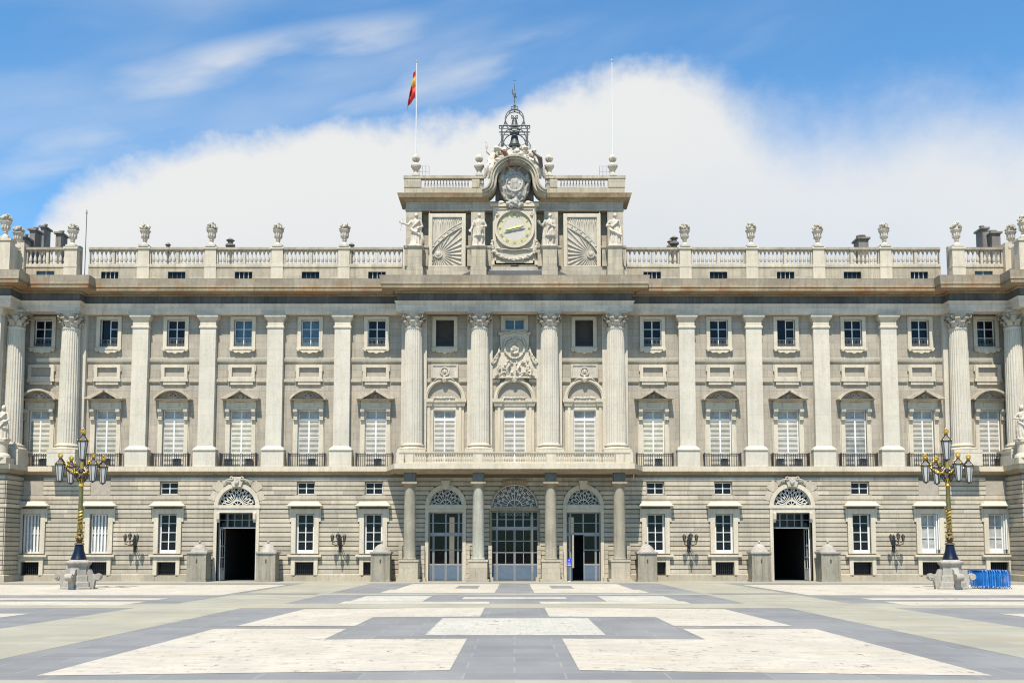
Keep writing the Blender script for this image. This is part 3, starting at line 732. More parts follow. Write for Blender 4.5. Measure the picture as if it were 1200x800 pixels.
for x in (OC, EC):
    for s in (-1, 1):
        yy = CY if x == OC else -1.45
        column(s * x, yy, palace, Zp(527.5, -1.6) - .25, zA0 - .002, Zp(384, -1.6), RC)
        mb = MB(); mb.box(s * x - 1.2, s * x + 1.2, yy - 1.2, 0, z1, Zp(527.5, -1.6) - .251); mb.build('column_pedestal', 'white', palace)
        if x == OC:
            mb = MB(); mb.box(s * x - 1.12, s * x + 1.12, -.42, 0, Zp(527), zA0); mb.build('backing_pilaster', 'white', palace)
for s in (-1, 1):      # pavilion corner pilaster
    mb = MB(); mb.box(s * 44.25, s * 46.2, -3.1, -2.3, Zp(523, -3), zA0); pp = mb.build('pavilion_pilaster', 'white', palace)
    mb = MB(); mb.sweep(([(-XEND, -3.1), (-44.25, -3.1), (-44.25, -2)] if s < 0 else [(44.25, -2), (44.25, -3.1), (XEND, -3.1)]), [(-.1, zA0 - .62), (.06, zA0 - .60), (.2, zA0 - .3), (.24, zA0 - .01), (-.1, zA0 - .01)]); mb.build('capital', 'trim', pp)
    mb = MB(); mb.box(s * 44.0, s * XEND, -3.3, -2.3, z1, Zp(527, -3)); mb.box(s * 43.9, s * XEND, -3.4, -2.2, Zp(527, -3), Zp(523, -3)); mb.build('pedestal', 'white', pp)

# ---- window prototypes ------------------------------------------------------
def glazing(mb, x0, x1, z0, z1_, y, cols, rws, t=.05, d=.06, edge=None):
    e = edge or t
    mb.box(x0, x0 + e, y, y + d, z0, z1_); mb.box(x1 - e, x1, y, y + d, z0, z1_); mb.box(x0 + e, x1 - e, y, y + d, z0, z0 + e); mb.box(x0 + e, x1 - e, y, y + d, z1_ - e, z1_)
    for k in range(1, cols): xx = x0 + (x1 - x0) * k / cols; mb.box(xx - t / 2 - (t * .3 if k * 2 == cols else 0), xx + t / 2 + (t * .3 if k * 2 == cols else 0), y + .005, y + d - .005, z0 + e, z1_ - e)
    for k in range(1, rws): zz = z0 + (z1_ - z0) * k / rws; mb.box(x0 + e, x1 - e, y + .01, y + d - .01, zz - t / 2, zz + t / 2)
def frame_ring(mb, x0, x1, z0, z1_, w, y0, y1, wb=None):
    wb = w if wb is None else wb
    mb.box(x0 - w, x0, y0, y1, z0 - wb, z1_ + w); mb.box(x1, x1 + w, y0, y1, z0 - wb, z1_ + w); mb.box(x0, x1, y0, y1, z1_, z1_ + w)
    if wb: mb.box(x0, x1, y0, y1, z0 - wb, z0)
def top_window(X, pane='glass', openleft=False, glazed=True, small=False, surround='white'):
    mb = MB(); z0, z1_ = (uz(406), uz(375)) if not small else (uz(386), uz(374))
    hw = .80 if not small else .88
    frame_ring(mb, -hw, hw, z0, z1_, .32, -.13, .02, .18); 
    if not small:
        zb = z0 - .18
        mb.box(-1.18, 1.18, -.30, 0.0, zb - .14, zb - .001)
        mb.prism_y([(-.95, zb - .141), (.95, zb - .141), (.62, zb - .42), (.3, zb - .36), (0, zb - .5), (-.3, zb - .36), (-.62, zb - .42)], -.26, 0)
        for sg in (-1, 1): mb.ell((sg * 1.0, -.2, zb - .2), (.16, .12, .12), 8, 6)
    o = mb.build('upper_window', 'trim', palace, loc=(X, 0, 0)); 
    mb = MB(); mb.box(-hw, hw, .32, .36, z0, z1_) if glazed else mb.box(-hw, hw, .56, .6, z0, z1_); p = mb.build('pane', pane, o)
    if glazed:
        mb = MB()
        if openleft: glazing(mb, 0, hw, z0, z1_, .22, 1, 3, .06, .06, .07); mb.box(-hw, -hw + .06, .22, .28, z0, z1_)
        else: glazing(mb, -hw, hw, z0, z1_, .22, 2, 3 if not small else 1, .055, .06, .07)
        mb.build('frame', 'whitepaint', o)
    if not small:
        mb = MB(); zz = z0
        for k in range(13): xx = -.72 + k * .12; mb.box(xx - .012, xx + .012, -.02, .004, zz + .02, zz + .58)
        for k in range(6): mb.ring(-.6 + k * .24, zz + .16, .07, .105, -.018, .002, 0, 2 * math.pi, 10)
        mb.box(-.78, .78, -.03, .01, zz + .58, zz + .61); mb.build('rail', 'greyiron' if glazed else 'iron', o)
    return o
panes = {0: 'glass', 1: 'glass', 2: 'glass', 3: 'bluepane', 4: 'bluepane', 5: 'glass', 6: 'glass', 7: 'glass', 8: 'glass', 9: 'glass', 10: 'glass', 11: 'glass'}
for i, x in enumerate(BAYS): top_window(x, panes[i], openleft=(i in (1, 8)))
for x in (-6.2, 6.2): top_window(x, 'black', glazed=False)
top_window(0, 'bluepane', small=True)
# small framed panels between the strings
for x in BAYS:
    mb = MB(); za, zb = uz(444.4), uz(427); frame_ring(mb, -.88, .88, uz(441.8), uz(431), .27, -.24, 0, .18)
    for sg in (-1, 1): mb.box(sg * 1.151, sg * 1.24, -.15, 0, uz(435), uz(428))
    mb.box(-1.22, 1.22, -.24, 0, uz(447), uz(444.3)); mb.box(-1.0, 1.0, -.16, 0, uz(450.8), uz(447.1))
    o = mb.build('framed_panel', 'trim', palace, loc=(x, 0, 0))
    mb = MB(); mb.box(-.879, .879, -.02, .0, uz(441.8), uz(431)); mb.build('panel_field', 'stonepaint', o)  # fill darker than the wall paints in the shade of the recess
for x in (-6.2, 6.2):
    mb = MB(); mb.box(-1.2, 1.2, -.18, 0, uz(443.5), uz(427)); frame_ring(mb, -1.05, 1.05, uz(441.5), uz(429), .13, -.24, -.17)
    mb.ring(0, uz(435.5), .30, .42, -.3, -.17, 0, 2 * math.pi, 20); mb.disc(0, uz(435.5), .25, -.24, -.17, 16)
    mb.ell((0, -.26, uz(435.5)), (.13, .1, .2), 8, 6)
    for k in range(5): mb.ell((-.5 + k * .25, -.28, uz(444.8) - .05 * (2 - abs(k - 2))), (.16, .12, .12), 7, 5, .3, k)
    mb.build('medallion_plaque', 'carved', palace, loc=(x, 0, 0))
# pedimented balcony windows
def shutters(o, x0, x1, z0, z1_, y, leaves=2, ajar=False):
    mb = MB(); zt = uz(491.5); m_ = .07
    mb.box(x0, x0 + .09, y, y + .07, z0, z1_); mb.box(x1 - .09, x1, y, y + .07, z0, z1_); mb.box(x0 + .09, x1 - .09, y, y + .07, z1_ - .09, z1_); mb.box(x0 + .09, x1 - .09, y - .02, y + .07, zt - .10, zt + .10)
    mb.box(-.065, .065, y - .01, y + .06, z0, zt - .101); mb.box(-.045, .045, y, y + .06, zt + .101, z1_ - .09)
    zc_ = uz(511.5)
    mb.box(x0 + .09, -.066, y + .002, y + .05, zc_ - .04, zc_ + .04); mb.box(.066, x1 - .09, y + .002, y + .05, zc_ - .04, zc_ + .04)
    mb.build('frame', 'whitepaint', o)
    mb = MB(); zz = z0 + .02
    while zz < zt - .12:
        for a, b in ((x0 + .092, -.067), (.067, x1 - .092)): mb.prism_x([(y - .0, zz), (y + .012, zz), (y + .07, zz + .07), (y + .06, zz + .07)], a, b)
        zz += .112
    mb.build('shutter', 'shutter', o)
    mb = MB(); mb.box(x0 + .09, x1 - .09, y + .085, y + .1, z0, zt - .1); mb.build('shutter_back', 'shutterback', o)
    mb = MB(); mb.box(x0 + .091, x1 - .091, y + .05, y + .06, zt + .1, z1_ - .09); mb.build('pane', 'curtain', o)
def railing(o, hw, yF, z0, z1_, nb=17):
    mb = MB()
    mb.box(-hw, hw, yF - .03, yF + .03, z1_ - .07, z1_); mb.box(-hw, hw, yF - .02, yF + .02, z0 + .06, z0 + .1); mb.box(-hw, hw, yF - .015, yF + .015, z1_ - .25, z1_ - .22)
    for k in range(nb):
        xx = -hw + 2 * hw * k / (nb - 1); mb.box(xx - .024, xx + .024, yF - .024, yF + .024, z0, z1_ - .07)
        if k < nb - 1: mb.ring(xx + hw / (nb - 1), z1_ - .16, .035, .055, yF - .01, yF + .01, 0, 6.28, 8)
    for sg in (-1, 1):
        mb.box(sg * hw - .05, sg * hw + .05, yF - .05, yF + .05, z0, z1_ + .06)
        for k in range(4): yy = yF + .1 + k * .13; mb.box(sg * hw - .015, sg * hw + .015, yy, yy + .03, z0, z1_ - .05)
        mb.box(sg * hw - .025, sg * hw + .025, yF, -.02, z1_ - .06, z1_)
    mb.build('railing', 'iron', o)
def balcony_window(X, kind):
    ztop = uz(480.5); hw = .95
    mb = MB(); mb.box(-hw - .36, -hw, -.16, .05, z1, ztop); mb.box(hw, hw + .36, -.16, .05, z1, ztop)
    mb.box(-hw - .44, -hw - .361, -.06, 0, z1, ztop - 1); mb.box(hw + .361, hw + .44, -.06, 0, z1, ztop - 1)
    mb.box(-hw - .36, hw + .36, -.18, .05, ztop + .001, uz(471))
    mb.box(-.5, .5, -.24, -.1, uz(477), uz(472))
    o = mb.build('balcony_window', 'trim', palace, loc=(X, 0, 0))
    for sg in (-1, 1):      # consoles
        mb = MB(); c = sg * (hw + .19)
        mb.prism_x([(-.16, uz(493)), (-.26, uz(493)), (-.34, uz(490)), (-.28, uz(487)), (-.36, uz(484)), (-.52, uz(482)), (-.55, uz(480)), (-.16, uz(480))], c - .16, c + .16)
        mb.tube([(c - .18, -.42, uz(482.3)), (c + .18, -.42, uz(482.3))], .13, 10); mb.tube([(c - .17, -.28, uz(491.8)), (c + .17, -.28, uz(491.8))], .09, 8)
        mb.build('console', 'carved', o)
    za, zb = uz(471), uz(467.2, -.7); mb = MB(); W = 1.60
    mb.sweep([(-W + .38, .02), (-W + .38, -.35), (W - .38, -.35), (W - .38, .02)], [(-.35, za), (0, za), (.10, za + .12), (.44, za + .16), (.46, zb), (-.35, zb)])
    if kind == 'tri':
        zt = uz(455.8, -.6); rake = .16
        for sg in (-1, 1):
            mb.prism_y([(sg * (W + .08), zb + .002), (sg * (W + .08), zb + .09), (0, zt), (0, zt - .2), (sg * (W - .45), zb + .002)], -.84, 0)
        mb.prism_y([(-W + .3, zb), (W - .3, zb), (0, zt - .15)], -.22, 0)
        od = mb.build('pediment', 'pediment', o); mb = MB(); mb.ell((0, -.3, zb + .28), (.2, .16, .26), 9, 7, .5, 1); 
        for sg in (-1, 1): mb.ell((sg * .38, -.26, zb + .16), (.26, .1, .09), 8, 6, .5, 2); mb.tube([(sg * .15, -.3, zb + .12), (sg * .4, -.3, zb + .3), (sg * .6, -.27, zb + .1)], .05, 5)
        mb.ell((0, -.88, zt - .12), (.09, .07, .12), 7, 5)
    else:
        zt = uz(455.5, -.6); hgt = zt - zb; r = ((W + .06) ** 2 + hgt ** 2) / (2 * hgt); cz = zt - r; a = math.asin((W + .06) / r)
        mb.ring(0, cz, r - .17, r, -.84, 0, math.pi / 2 - a, math.pi / 2 + a, 20)
        mb.prism_y([((r - .16) * math.sin(a * .93 * k / 8), cz + (r - .16) * math.cos(a * .93 * k / 8)) for k in range(8, -9, -1)], -.22, 0)
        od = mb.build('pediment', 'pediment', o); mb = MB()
        for sg in (-1, 1): mb.ring(sg * .24, zb + .34, .1, .19, -.38, -.2, 0, 6.28, 12); mb.tube([(sg * .42, -.3, zb + .3), (sg * .7, -.28, zb + .22), (sg * .9, -.26, zb + .1)], [.08, .06, .03], 6)
        mb.ell((0, -.32, zb + .3), (.16, .14, .2), 8, 6, .4, 3); mb.ell((0, -.3, zb + .12), (.4, .1, .07), 8, 5)
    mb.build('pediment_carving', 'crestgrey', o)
    shutters(o, -hw, hw, z1, ztop, .16)
    railing(o, 1.58, -.80, z1, Zp(531, -.8))
    return o
bw = {}
for i, x in enumerate(BAYS):
    kind = 'arc' if abs(x) in (WX[5], WX[3], WX[1]) else 'tri'
    if kind not in bw: o = bw[kind] = balcony_window(x, kind)
    else: o = dup(bw[kind]); o.location.x = x
    for ch in o.children:      # shutter leaves were painted at different times; one window shows its curtain
        if ch.name.split('.')[0] == 'shutter':
            m_ = MT['shutter%d' % ((i * 5 + 2) % 3)] if i != 9 else MT['curtain']; ch.data = ch.data.copy(); ch.data.materials[0] = m_
# centre arched windows
ac_ = None
for X in (-6.2, 0, 6.2):
    if ac_: o = dup(ac_); o.location.x = X; continue
    zi0, zi1 = uz(476), uz(467.5); r1, r0 = 1.80, 1.50; ztop = uz(480.5); hw = .98
    mb = MB()
    mb.box(-1.72, -hw, -.10, .05, z1, zi0); mb.box(hw, 1.72, -.10, .05, z1, zi0); mb.box(-hw, hw, -.10, .05, ztop, zi0)
    mb.box(-1.5, -1.26, -.2, -.1, z1, zi0); mb.box(1.26, 1.5, -.2, -.1, z1, zi0)
    for sg in (-1, 1):
        mb.sweep([(sg * 1.45 - .35, .0), (sg * 1.45 - .35, -.28), (sg * 1.45 + .35, -.28), (sg * 1.45 + .35, .0)], [(-.2, zi0), (0, zi0), (.05, zi0 + .2), (.14, zi0 + .35), (.16, zi1), (-.2, zi1)])
    mb.sweep([(-1.1, -.16), (1.1, -.16)], [(-.16, zi0), (0, zi0), (.05, zi0 + .2), (.14, zi0 + .35), (.16, zi1), (-.16, zi1)])
    mb.ring(0, zi1, r0, r1 + .02, -.34, 0, 0, math.pi, 28); mb.ring(0, zi1, r0 + .1, r1 - .08, -.40, -.34, 0, math.pi, 28)
    o = ac_ = mb.build('arched_window', 'trim', palace, loc=(X, 0, 0))
    mb = MB(); mb.disc(0, zi1, r0, -.04, 0, 20, 0, math.pi); mb.build('tympanum', 'stonepaint', o)
    mb = MB()
    for k in range(7): mb.ell((-.9 + k * .3, -.34, zi1 + .06 + .02 * (k % 2)), (.18, .08, .1), 7, 5, .5, k)
    mb.ell((0, -.42, zi1 + r1 - .1), (.22, .16, .28), 9, 7, .5, 5)
    for sg in (-1, 1): mb.tube([(sg * .2, -.42, zi1 + r1), (sg * .6, -.4, zi1 + r1 + .02), (sg * .9, -.38, zi1 + r1 - .22)], [.1, .08, .04], 6)
    mb.build('carving', 'carved', o)
    shutters(o, -hw, hw, z1, ztop, .18)

# portico balcony balustrade
mb = MB(); zb0, zb1 = zBand2, Zp(529, BY)
mb.sweep([(-9.75, Gd + .2), (-9.75, BY + .1), (9.75, BY + .1), (9.75, Gd + .2)], [(-.22, zb1 - .16), (.02, zb1 - .16), (.07, zb1 - .1), (.08, zb1), (-.26, zb1)])
mb.sweep([(-9.75, Gd + .2), (-9.75, BY + .1), (9.75, BY + .1), (9.75, Gd + .2)], [(-.26, zb0), (.06, zb0), (.06, zb0 + .14), (-.26, zb0 + .14)])
ob = mb.build('balcony_parapet', 'trim', palace)
mb = MB()
for x in (-9.7, -8.9, -3.07, 3.07, 8.9, 9.7): mb.box(x - .32, x + .32, BY + .08, BY + .36, zb0 + .14, zb1 - .16)
for k in range(92):
    x = -9.4 + 18.8 * k / 91
    if min(abs(x - q) for q in (-9.7, -8.9, -3.07, 3.07, 8.9, 9.7)) < .36: continue
    baluster(mb, x, BY + .22, zb0 + .14, zb1 - .16, .082, 7)
for sg in (-1, 1):
    for k in range(9): baluster(mb, sg * 9.65, BY + .6 + k * .28, zb0 + .14, zb1 - .16, .082, 7)
mb.build('balusters', 'trim', ob, smooth=True)

# portico columns
PYc = -2.95
for i, x in enumerate((-8.9, -3.07, 3.07, 8.9)):
    mb = MB(); za, zb = Zp(655.5, PYc - .4), Zp(571, PYc)
    mb.lathe(x, PYc, [(.56, za), (.58, za + .06), (.53, za + .16), (.50, za + .22), (.50, za + 2), (.49, za + 4), (.45, zb - .15), (.45, zb)], 36)
    o = mb.build('portico_column', stone('portico_granite_%d' % i, [(.29, .27, .21), (.33, .33, .275), (.30, .275, .21), (.29, .265, .2)][i], var=.25, streak=.5), palace, smooth=True)
    mb = MB(); mb.lathe(x, PYc, [(.46, zb), (.46, zb + .05), (.52, zb + .1), (.58, zb + .28)], 28); mb.box(x - .64, x + .64, PYc - .64, PYc + .64, zb + .281, Zp(564, PYc - .6)); mb.build('capital', 'slab', o)
    mb = MB(); mb.box(x - .48, x + .48, PYc - .5, PYc + .6, Zp(564, PYc - .6) + .002, zBand0 + .12); mb.build('impost_block', 'darkstone', o)
    mb = MB(); zf = Zp(677.5, PYc - .8)
    mb.box(x - .78, x + .78, PYc - .78, Gd, .25, za - .16); mb.box(x - .84, x + .84, PYc - .84, Gd, za - .158, za); mb.box(x - .95, x + .95, PYc - .92, Gd, 0, .249)
    mb.build('pedestal', 'plinth', o)
    for sg in (-1, 1):
        mb = MB()
        for k in range(7): mb.tone = random.uniform(-.1, .1); mb.box(x + sg * .80, x + sg * 1.12, Gd - .5, Gd - .08, .30 + k * .40, .30 + k * .40 + .37)
        mb.tone = 0; mb.box(x + sg * .96, x + sg * 1.25, Gd - .8, Gd - .24, 0, .34)
        mb.build('sunlit_wall_patch', 'rust', o)  # raised blocks shape the sunlit patch of wall beside the pedestal

# ground windows
def ground_window(X, style):
    hw = .80; za, zb = gz(648), gz(602.0); Y = Gd
    mb = MB(); frame_ring(mb, -hw, hw, za, zb, .40, Y - .2, Y + .1, .02)
    mb.box(-1.32, 1.32, Y - .16, Y, zb + .401, zb + .46)
    for sg in (-1, 1): mb.box(sg * 1.205, sg * 1.36, Y - .17, Y, gz(611), gz(596))
    mb.box(-1.48, 1.48, Y - .42, Y, gz(652.2), gz(649.4))
    for sg in (-1, 1): mb.box(sg * .82, sg * 1.16, Y - .26, Y, gz(673.5), gz(652.3))
    mb.box(-.82, .82, Y - .24, Y, gz(658), gz(652.3)); mb.build
    o = mb.build('ground_window', 'trim' if abs(X) > 1 else 'trim', palace, loc=(X, 0, 0))
    mb = MB(); zt = gz(587.5); z_ = gz(593.5)
    mb.sweep([(-1.12, Y + .0), (-1.12, Y - .30), (1.12, Y - .30), (1.12, Y + .0)], [(-.4, z_), (.26, z_), (.42, z_ + .04), (.43, z_ + .09), (.30, z_ + .16), (.16, zt - .16), (.08, zt - .03), (.06, zt), (-.4, zt)])
    mb.build('hood', 'trim', o)
    y = Y + .22
    if style == 'glass':
        mb = MB(); glazing(mb, -.70, .70, za + .22, zb - .02, y, 2, 4, .05, .06, .07); mb.box(-.80, .80, y - .03, y + .08, za, za + .22); mb.box(-.8, -.70, y + .001, y + .07, za + .22, zb); mb.box(.7, .8, y + .001, y + .07, za + .22, zb); mb.build('frame', 'whitepaint', o)
        mb = MB(); mb.box(-.69, .69, y + .09, y + .12, za, zb); mb.build('pane', 'glass', o)
    elif style == 'bars':
        mb = MB(); glazing(mb, -.80, .80, za, zb, y, 1, 2, .06, .08, .12)
        for k in range(4): xx = -.44 + k * .293; mb.box(xx - .07, xx + .07, y - .02, y + .05, za, zb)
        mb.build('frame', 'whitepaint', o); mb = MB(); mb.box(-.79, .79, y + .1, y + .12, za, zb); mb.build('shutter', 'curtain', o)
    else:
        mb = MB(); glazing(mb, -.70, .55, za + .34, zb - .02, y, 2, 3, .06, .06, .09); mb.box(-.80, .80, y - .03, y + .08, za, za + .34); mb.box(-.8, -.7, y - .1, y + .06, za + .34, zb); mb.box(.551, .64, y - .28, y + .04, za + .34, zb); mb.box(.70, .79, y - .35, y + .04, za + .34, zb); mb.build('frame', 'whitepaint', o)
        mb = MB(); mb.box(-.69, .69, y + .09, y + .12, za, zb); mb.build('pane', 'bluepane' if False else 'curtain', o)
    mb = MB(); mb.box(-.78, .78, Y + .35, Y + .4, gz(673), gz(658.5)); b = mb.build('basement_opening', 'glass', o)
    mb = MB()
    for k in range(9): xx = -.7 + k * .175; mb.box(xx - .012, xx + .012, Y + .05, Y + .075, gz(673), gz(658.5))
    for k in range(4): zz = gz(672 - 3.6 * k); mb.box(-.78, .78, Y + .045, Y + .05, zz, zz + .02)
    mb.build('grille', 'iron', o)
    return o
protos = {}
for x in gwin:
    stl = 'glass' if abs(x) < 33 else ('bars' if x < 0 else 'curtain')
    if stl not in protos: protos[stl] = ground_window(x, stl)
    else: dup(protos[stl]).location.x = x
mz = None
for x in gwin:
    if abs(x) < 33:
        if mz: dup(mz).location.x = x; continue
        mb = MB(); glazing(mb, -.76, .76, gz(579), gz(565), Gd + .2, 2, 2, .05, .06, .07); mz = mb.build('mezzanine_window', 'whitepaint', palace, loc=(x, 0, 0))
        mb = MB(); mb.box(-.75, .75, Gd + .28, Gd + .3, gz(579), gz(565)); mb.build('pane', 'glass', mz)
        mb = MB(); mb.box(-1.0, 1.0, Gd - .075, Gd - .001, gz(580) - .3, gz(580)); mb.build('sill', 'rust', mz)
    else:
        mb = MB(); mb.box(-.86, .86, Gd - .035, Gd - .002, gz(580), gz(563.5)); bl = mb.build('blind_window', 'stonepaint', palace, loc=(x, 0, 0))
# portals and doors
def fanlight(mb, cx, zc, r, y, n=12, hub=.32, t=.055, rings=(.62,)):
    d = .05
    mb.ring(cx, zc, r - .07, r - .004, y, y + d, 0, math.pi, 24); mb.ring(cx, zc, r * hub - .05, r * hub + .02, y, y + d, 0, math.pi, 14)
    mb.box(cx - r + .01, cx + r - .01, y, y + d, zc, zc + .07)
    for k in range(1, n):
        a = math.pi * k / n; p0 = (cx + r * hub * math.cos(a), y + d / 2, zc + r * hub * math.sin(a)); p1 = (cx + (r - .05) * math.cos(a), y + d / 2, zc + (r - .05) * math.sin(a)); mb.tube([p0, p1], t * .6, 4)
    for k in range(n):
        a = math.pi * (k + .5) / n
        for q, rr in (((.60, .085), (.86, .10)) if k % 2 else ((.74, .10),)):
            q_ = r * q; s_ = rr * r / 1.6
            mb.ring(cx + q_ * math.cos(a), zc + q_ * math.sin(a), s_ * .5, s_, y + .01, y + .04, 0, 2 * math.pi, 8)
    for k in range(5): a = math.pi * k / 4; mb.tube([(cx, y + d / 2, zc + .03), (cx + r * hub * .9 * math.cos(a), y + d / 2, zc + .03 + r * hub * .85 * math.sin(a))], t * .6, 4)
for s in (-1, 1):
    X = s * PORT; ro, r = 1.98, 1.62
    mb = MB(); mb.ring(X, zs_port, r, ro, Gd - .16, Gd + .2, 0, math.pi, 28)
    mb.box(X - 1.98, X - 1.70, Gd - .14, Gd + .3, 0, zs_port - .003); mb.box(X + 1.70, X + 1.98, Gd - .14, Gd + .3, 0, zs_port - .003); mb.box(X - 1.70, X + 1.70, Gd - .12, Gd + .3, gz(600.5), zs_port - .003)
    mb.box(X - 2.05, X + 2.05, Gd - .2, Gd, zstr0 + .02, zstr1)
    for q in (-1, 1): mb.prism_x([(Gd - .1, gz(612)), (Gd - .3, gz(608)), (Gd - .34, gz(601)), (Gd - .1, gz(600))], X + q * 1.58 - .12, X + q * 1.58 + .12)
    o = mb.build('portal', 'trim', palace)
    mb = MB(); zk = zs_port + ro
    mb.prism_y([(X - .35, zk - .32), (X + .35, zk - .32), (X + .55, zk + .2), (X + .5, zk + .55), (X - .5, zk + .55), (X - .55, zk + .2)], Gd - .3, Gd - .08)
    for q in (-1, 1): mb.ring(X + q * .45, zk + .42, .08, .17, Gd - .38, Gd - .2, 0, 6.28, 12); mb.tube([(X + q * .5, Gd - .3, zk + .3), (X + q * .9, Gd - .25, zk + .25), (X + q * 1.15, Gd - .2, zk - .1)], [.1, .08, .03], 6)
    mb.ell((X, Gd - .36, zk + .1), (.2, .12, .26), 9, 7, .5, 4); mb.build('keystone', 'carved', o)
    # stepped voussoir joints
    mb = MB(); 
    for k in range(7):
        a = math.pi * (k + 1) / 8
        for off in (0,):
            r_a, r_b = ro + .05, ro + .55 + (.25 if k in (1, 5) else 0)
            mb.tone = random.uniform(-.1, .1)
            if k == 3: continue
            mb.prism_y([(X + r_a * math.cos(a - .17), zs_port + r_a * math.sin(a - .17)), (X + r_b * math.cos(a - .17), zs_port + min(r_b * math.sin(a - .17), 2.55)), (X + r_b * math.cos(a + .17), zs_port + min(r_b * math.sin(a + .17), 2.55)), (X + r_a * math.cos(a + .17), zs_port + r_a * math.sin(a + .17))], Gd - .095, Gd - .02)
    mb.tone = 0; mb.build('voussoirs', 'rust', o)
    mb = MB(); fanlight(mb, X, zs_port, r, Gd + .15, 16, .3); mb.build('fanlight', 'paleiron', o)
    mb = MB(); mb.disc(X, zs_port, r, Gd + .34, Gd + .37, 20, 0, math.pi); mb.build('fanlight_pane', 'glass', o)
    mb = MB(); zt = gz(600.5); zb = gz(617); y = Gd + .55
    mb.box(X - 1.7, X + 1.7, y, y + .12, zb - .12, zb); mb.box(X - 1.7, X + 1.7, y + .001, y + .1, zt - .08, zt)
    for q in (-1.66, -1.0, -.92, -.32, .32, .92, 1.0, 1.66): mb.box(X + q - .03, X + q + .03, y, y + .08, zb, zt - .08)
    mb.box(X - 1.7, X + 1.7, y + .01, y + .07, (zb + zt) / 2 - .025, (zb + zt) / 2 + .025); mb.build('transom', 'greypaint', o)
    mb = MB(); mb.box(X - 1.7, X + 1.7, y + .121, y + .13, zb, zt); mb.build('transom_pane', 'glass', o)
    for q in (-1, 1):
        mb = MB(); x_ = X + q * 1.60; mb.box(x_ - .05, x_ + .05, y + .05, y + .15, .04, zb - .13); mb.box(x_ - .05, x_ + .05, y + 1.45, y + 1.55, .04, zb - .13)
        for zz in (.04, 1.0, 2.0, 3.0, zb - .23): mb.box(x_ - .045, x_ + .045, y + .151, y + 1.449, zz, zz + (.9 if zz == .04 else .1))
        mb.box(x_ - .04, x_ + .04, y + .72, y + .8, .94, zb - .23); lf = mb.build('door_leaf', 'whitepaint', o)
        mb = MB(); mb.box(x_ - .01, x_ + .01, y + .15, y + 1.45, .94, zb - .2); mb.build('pane', 'glass', lf)
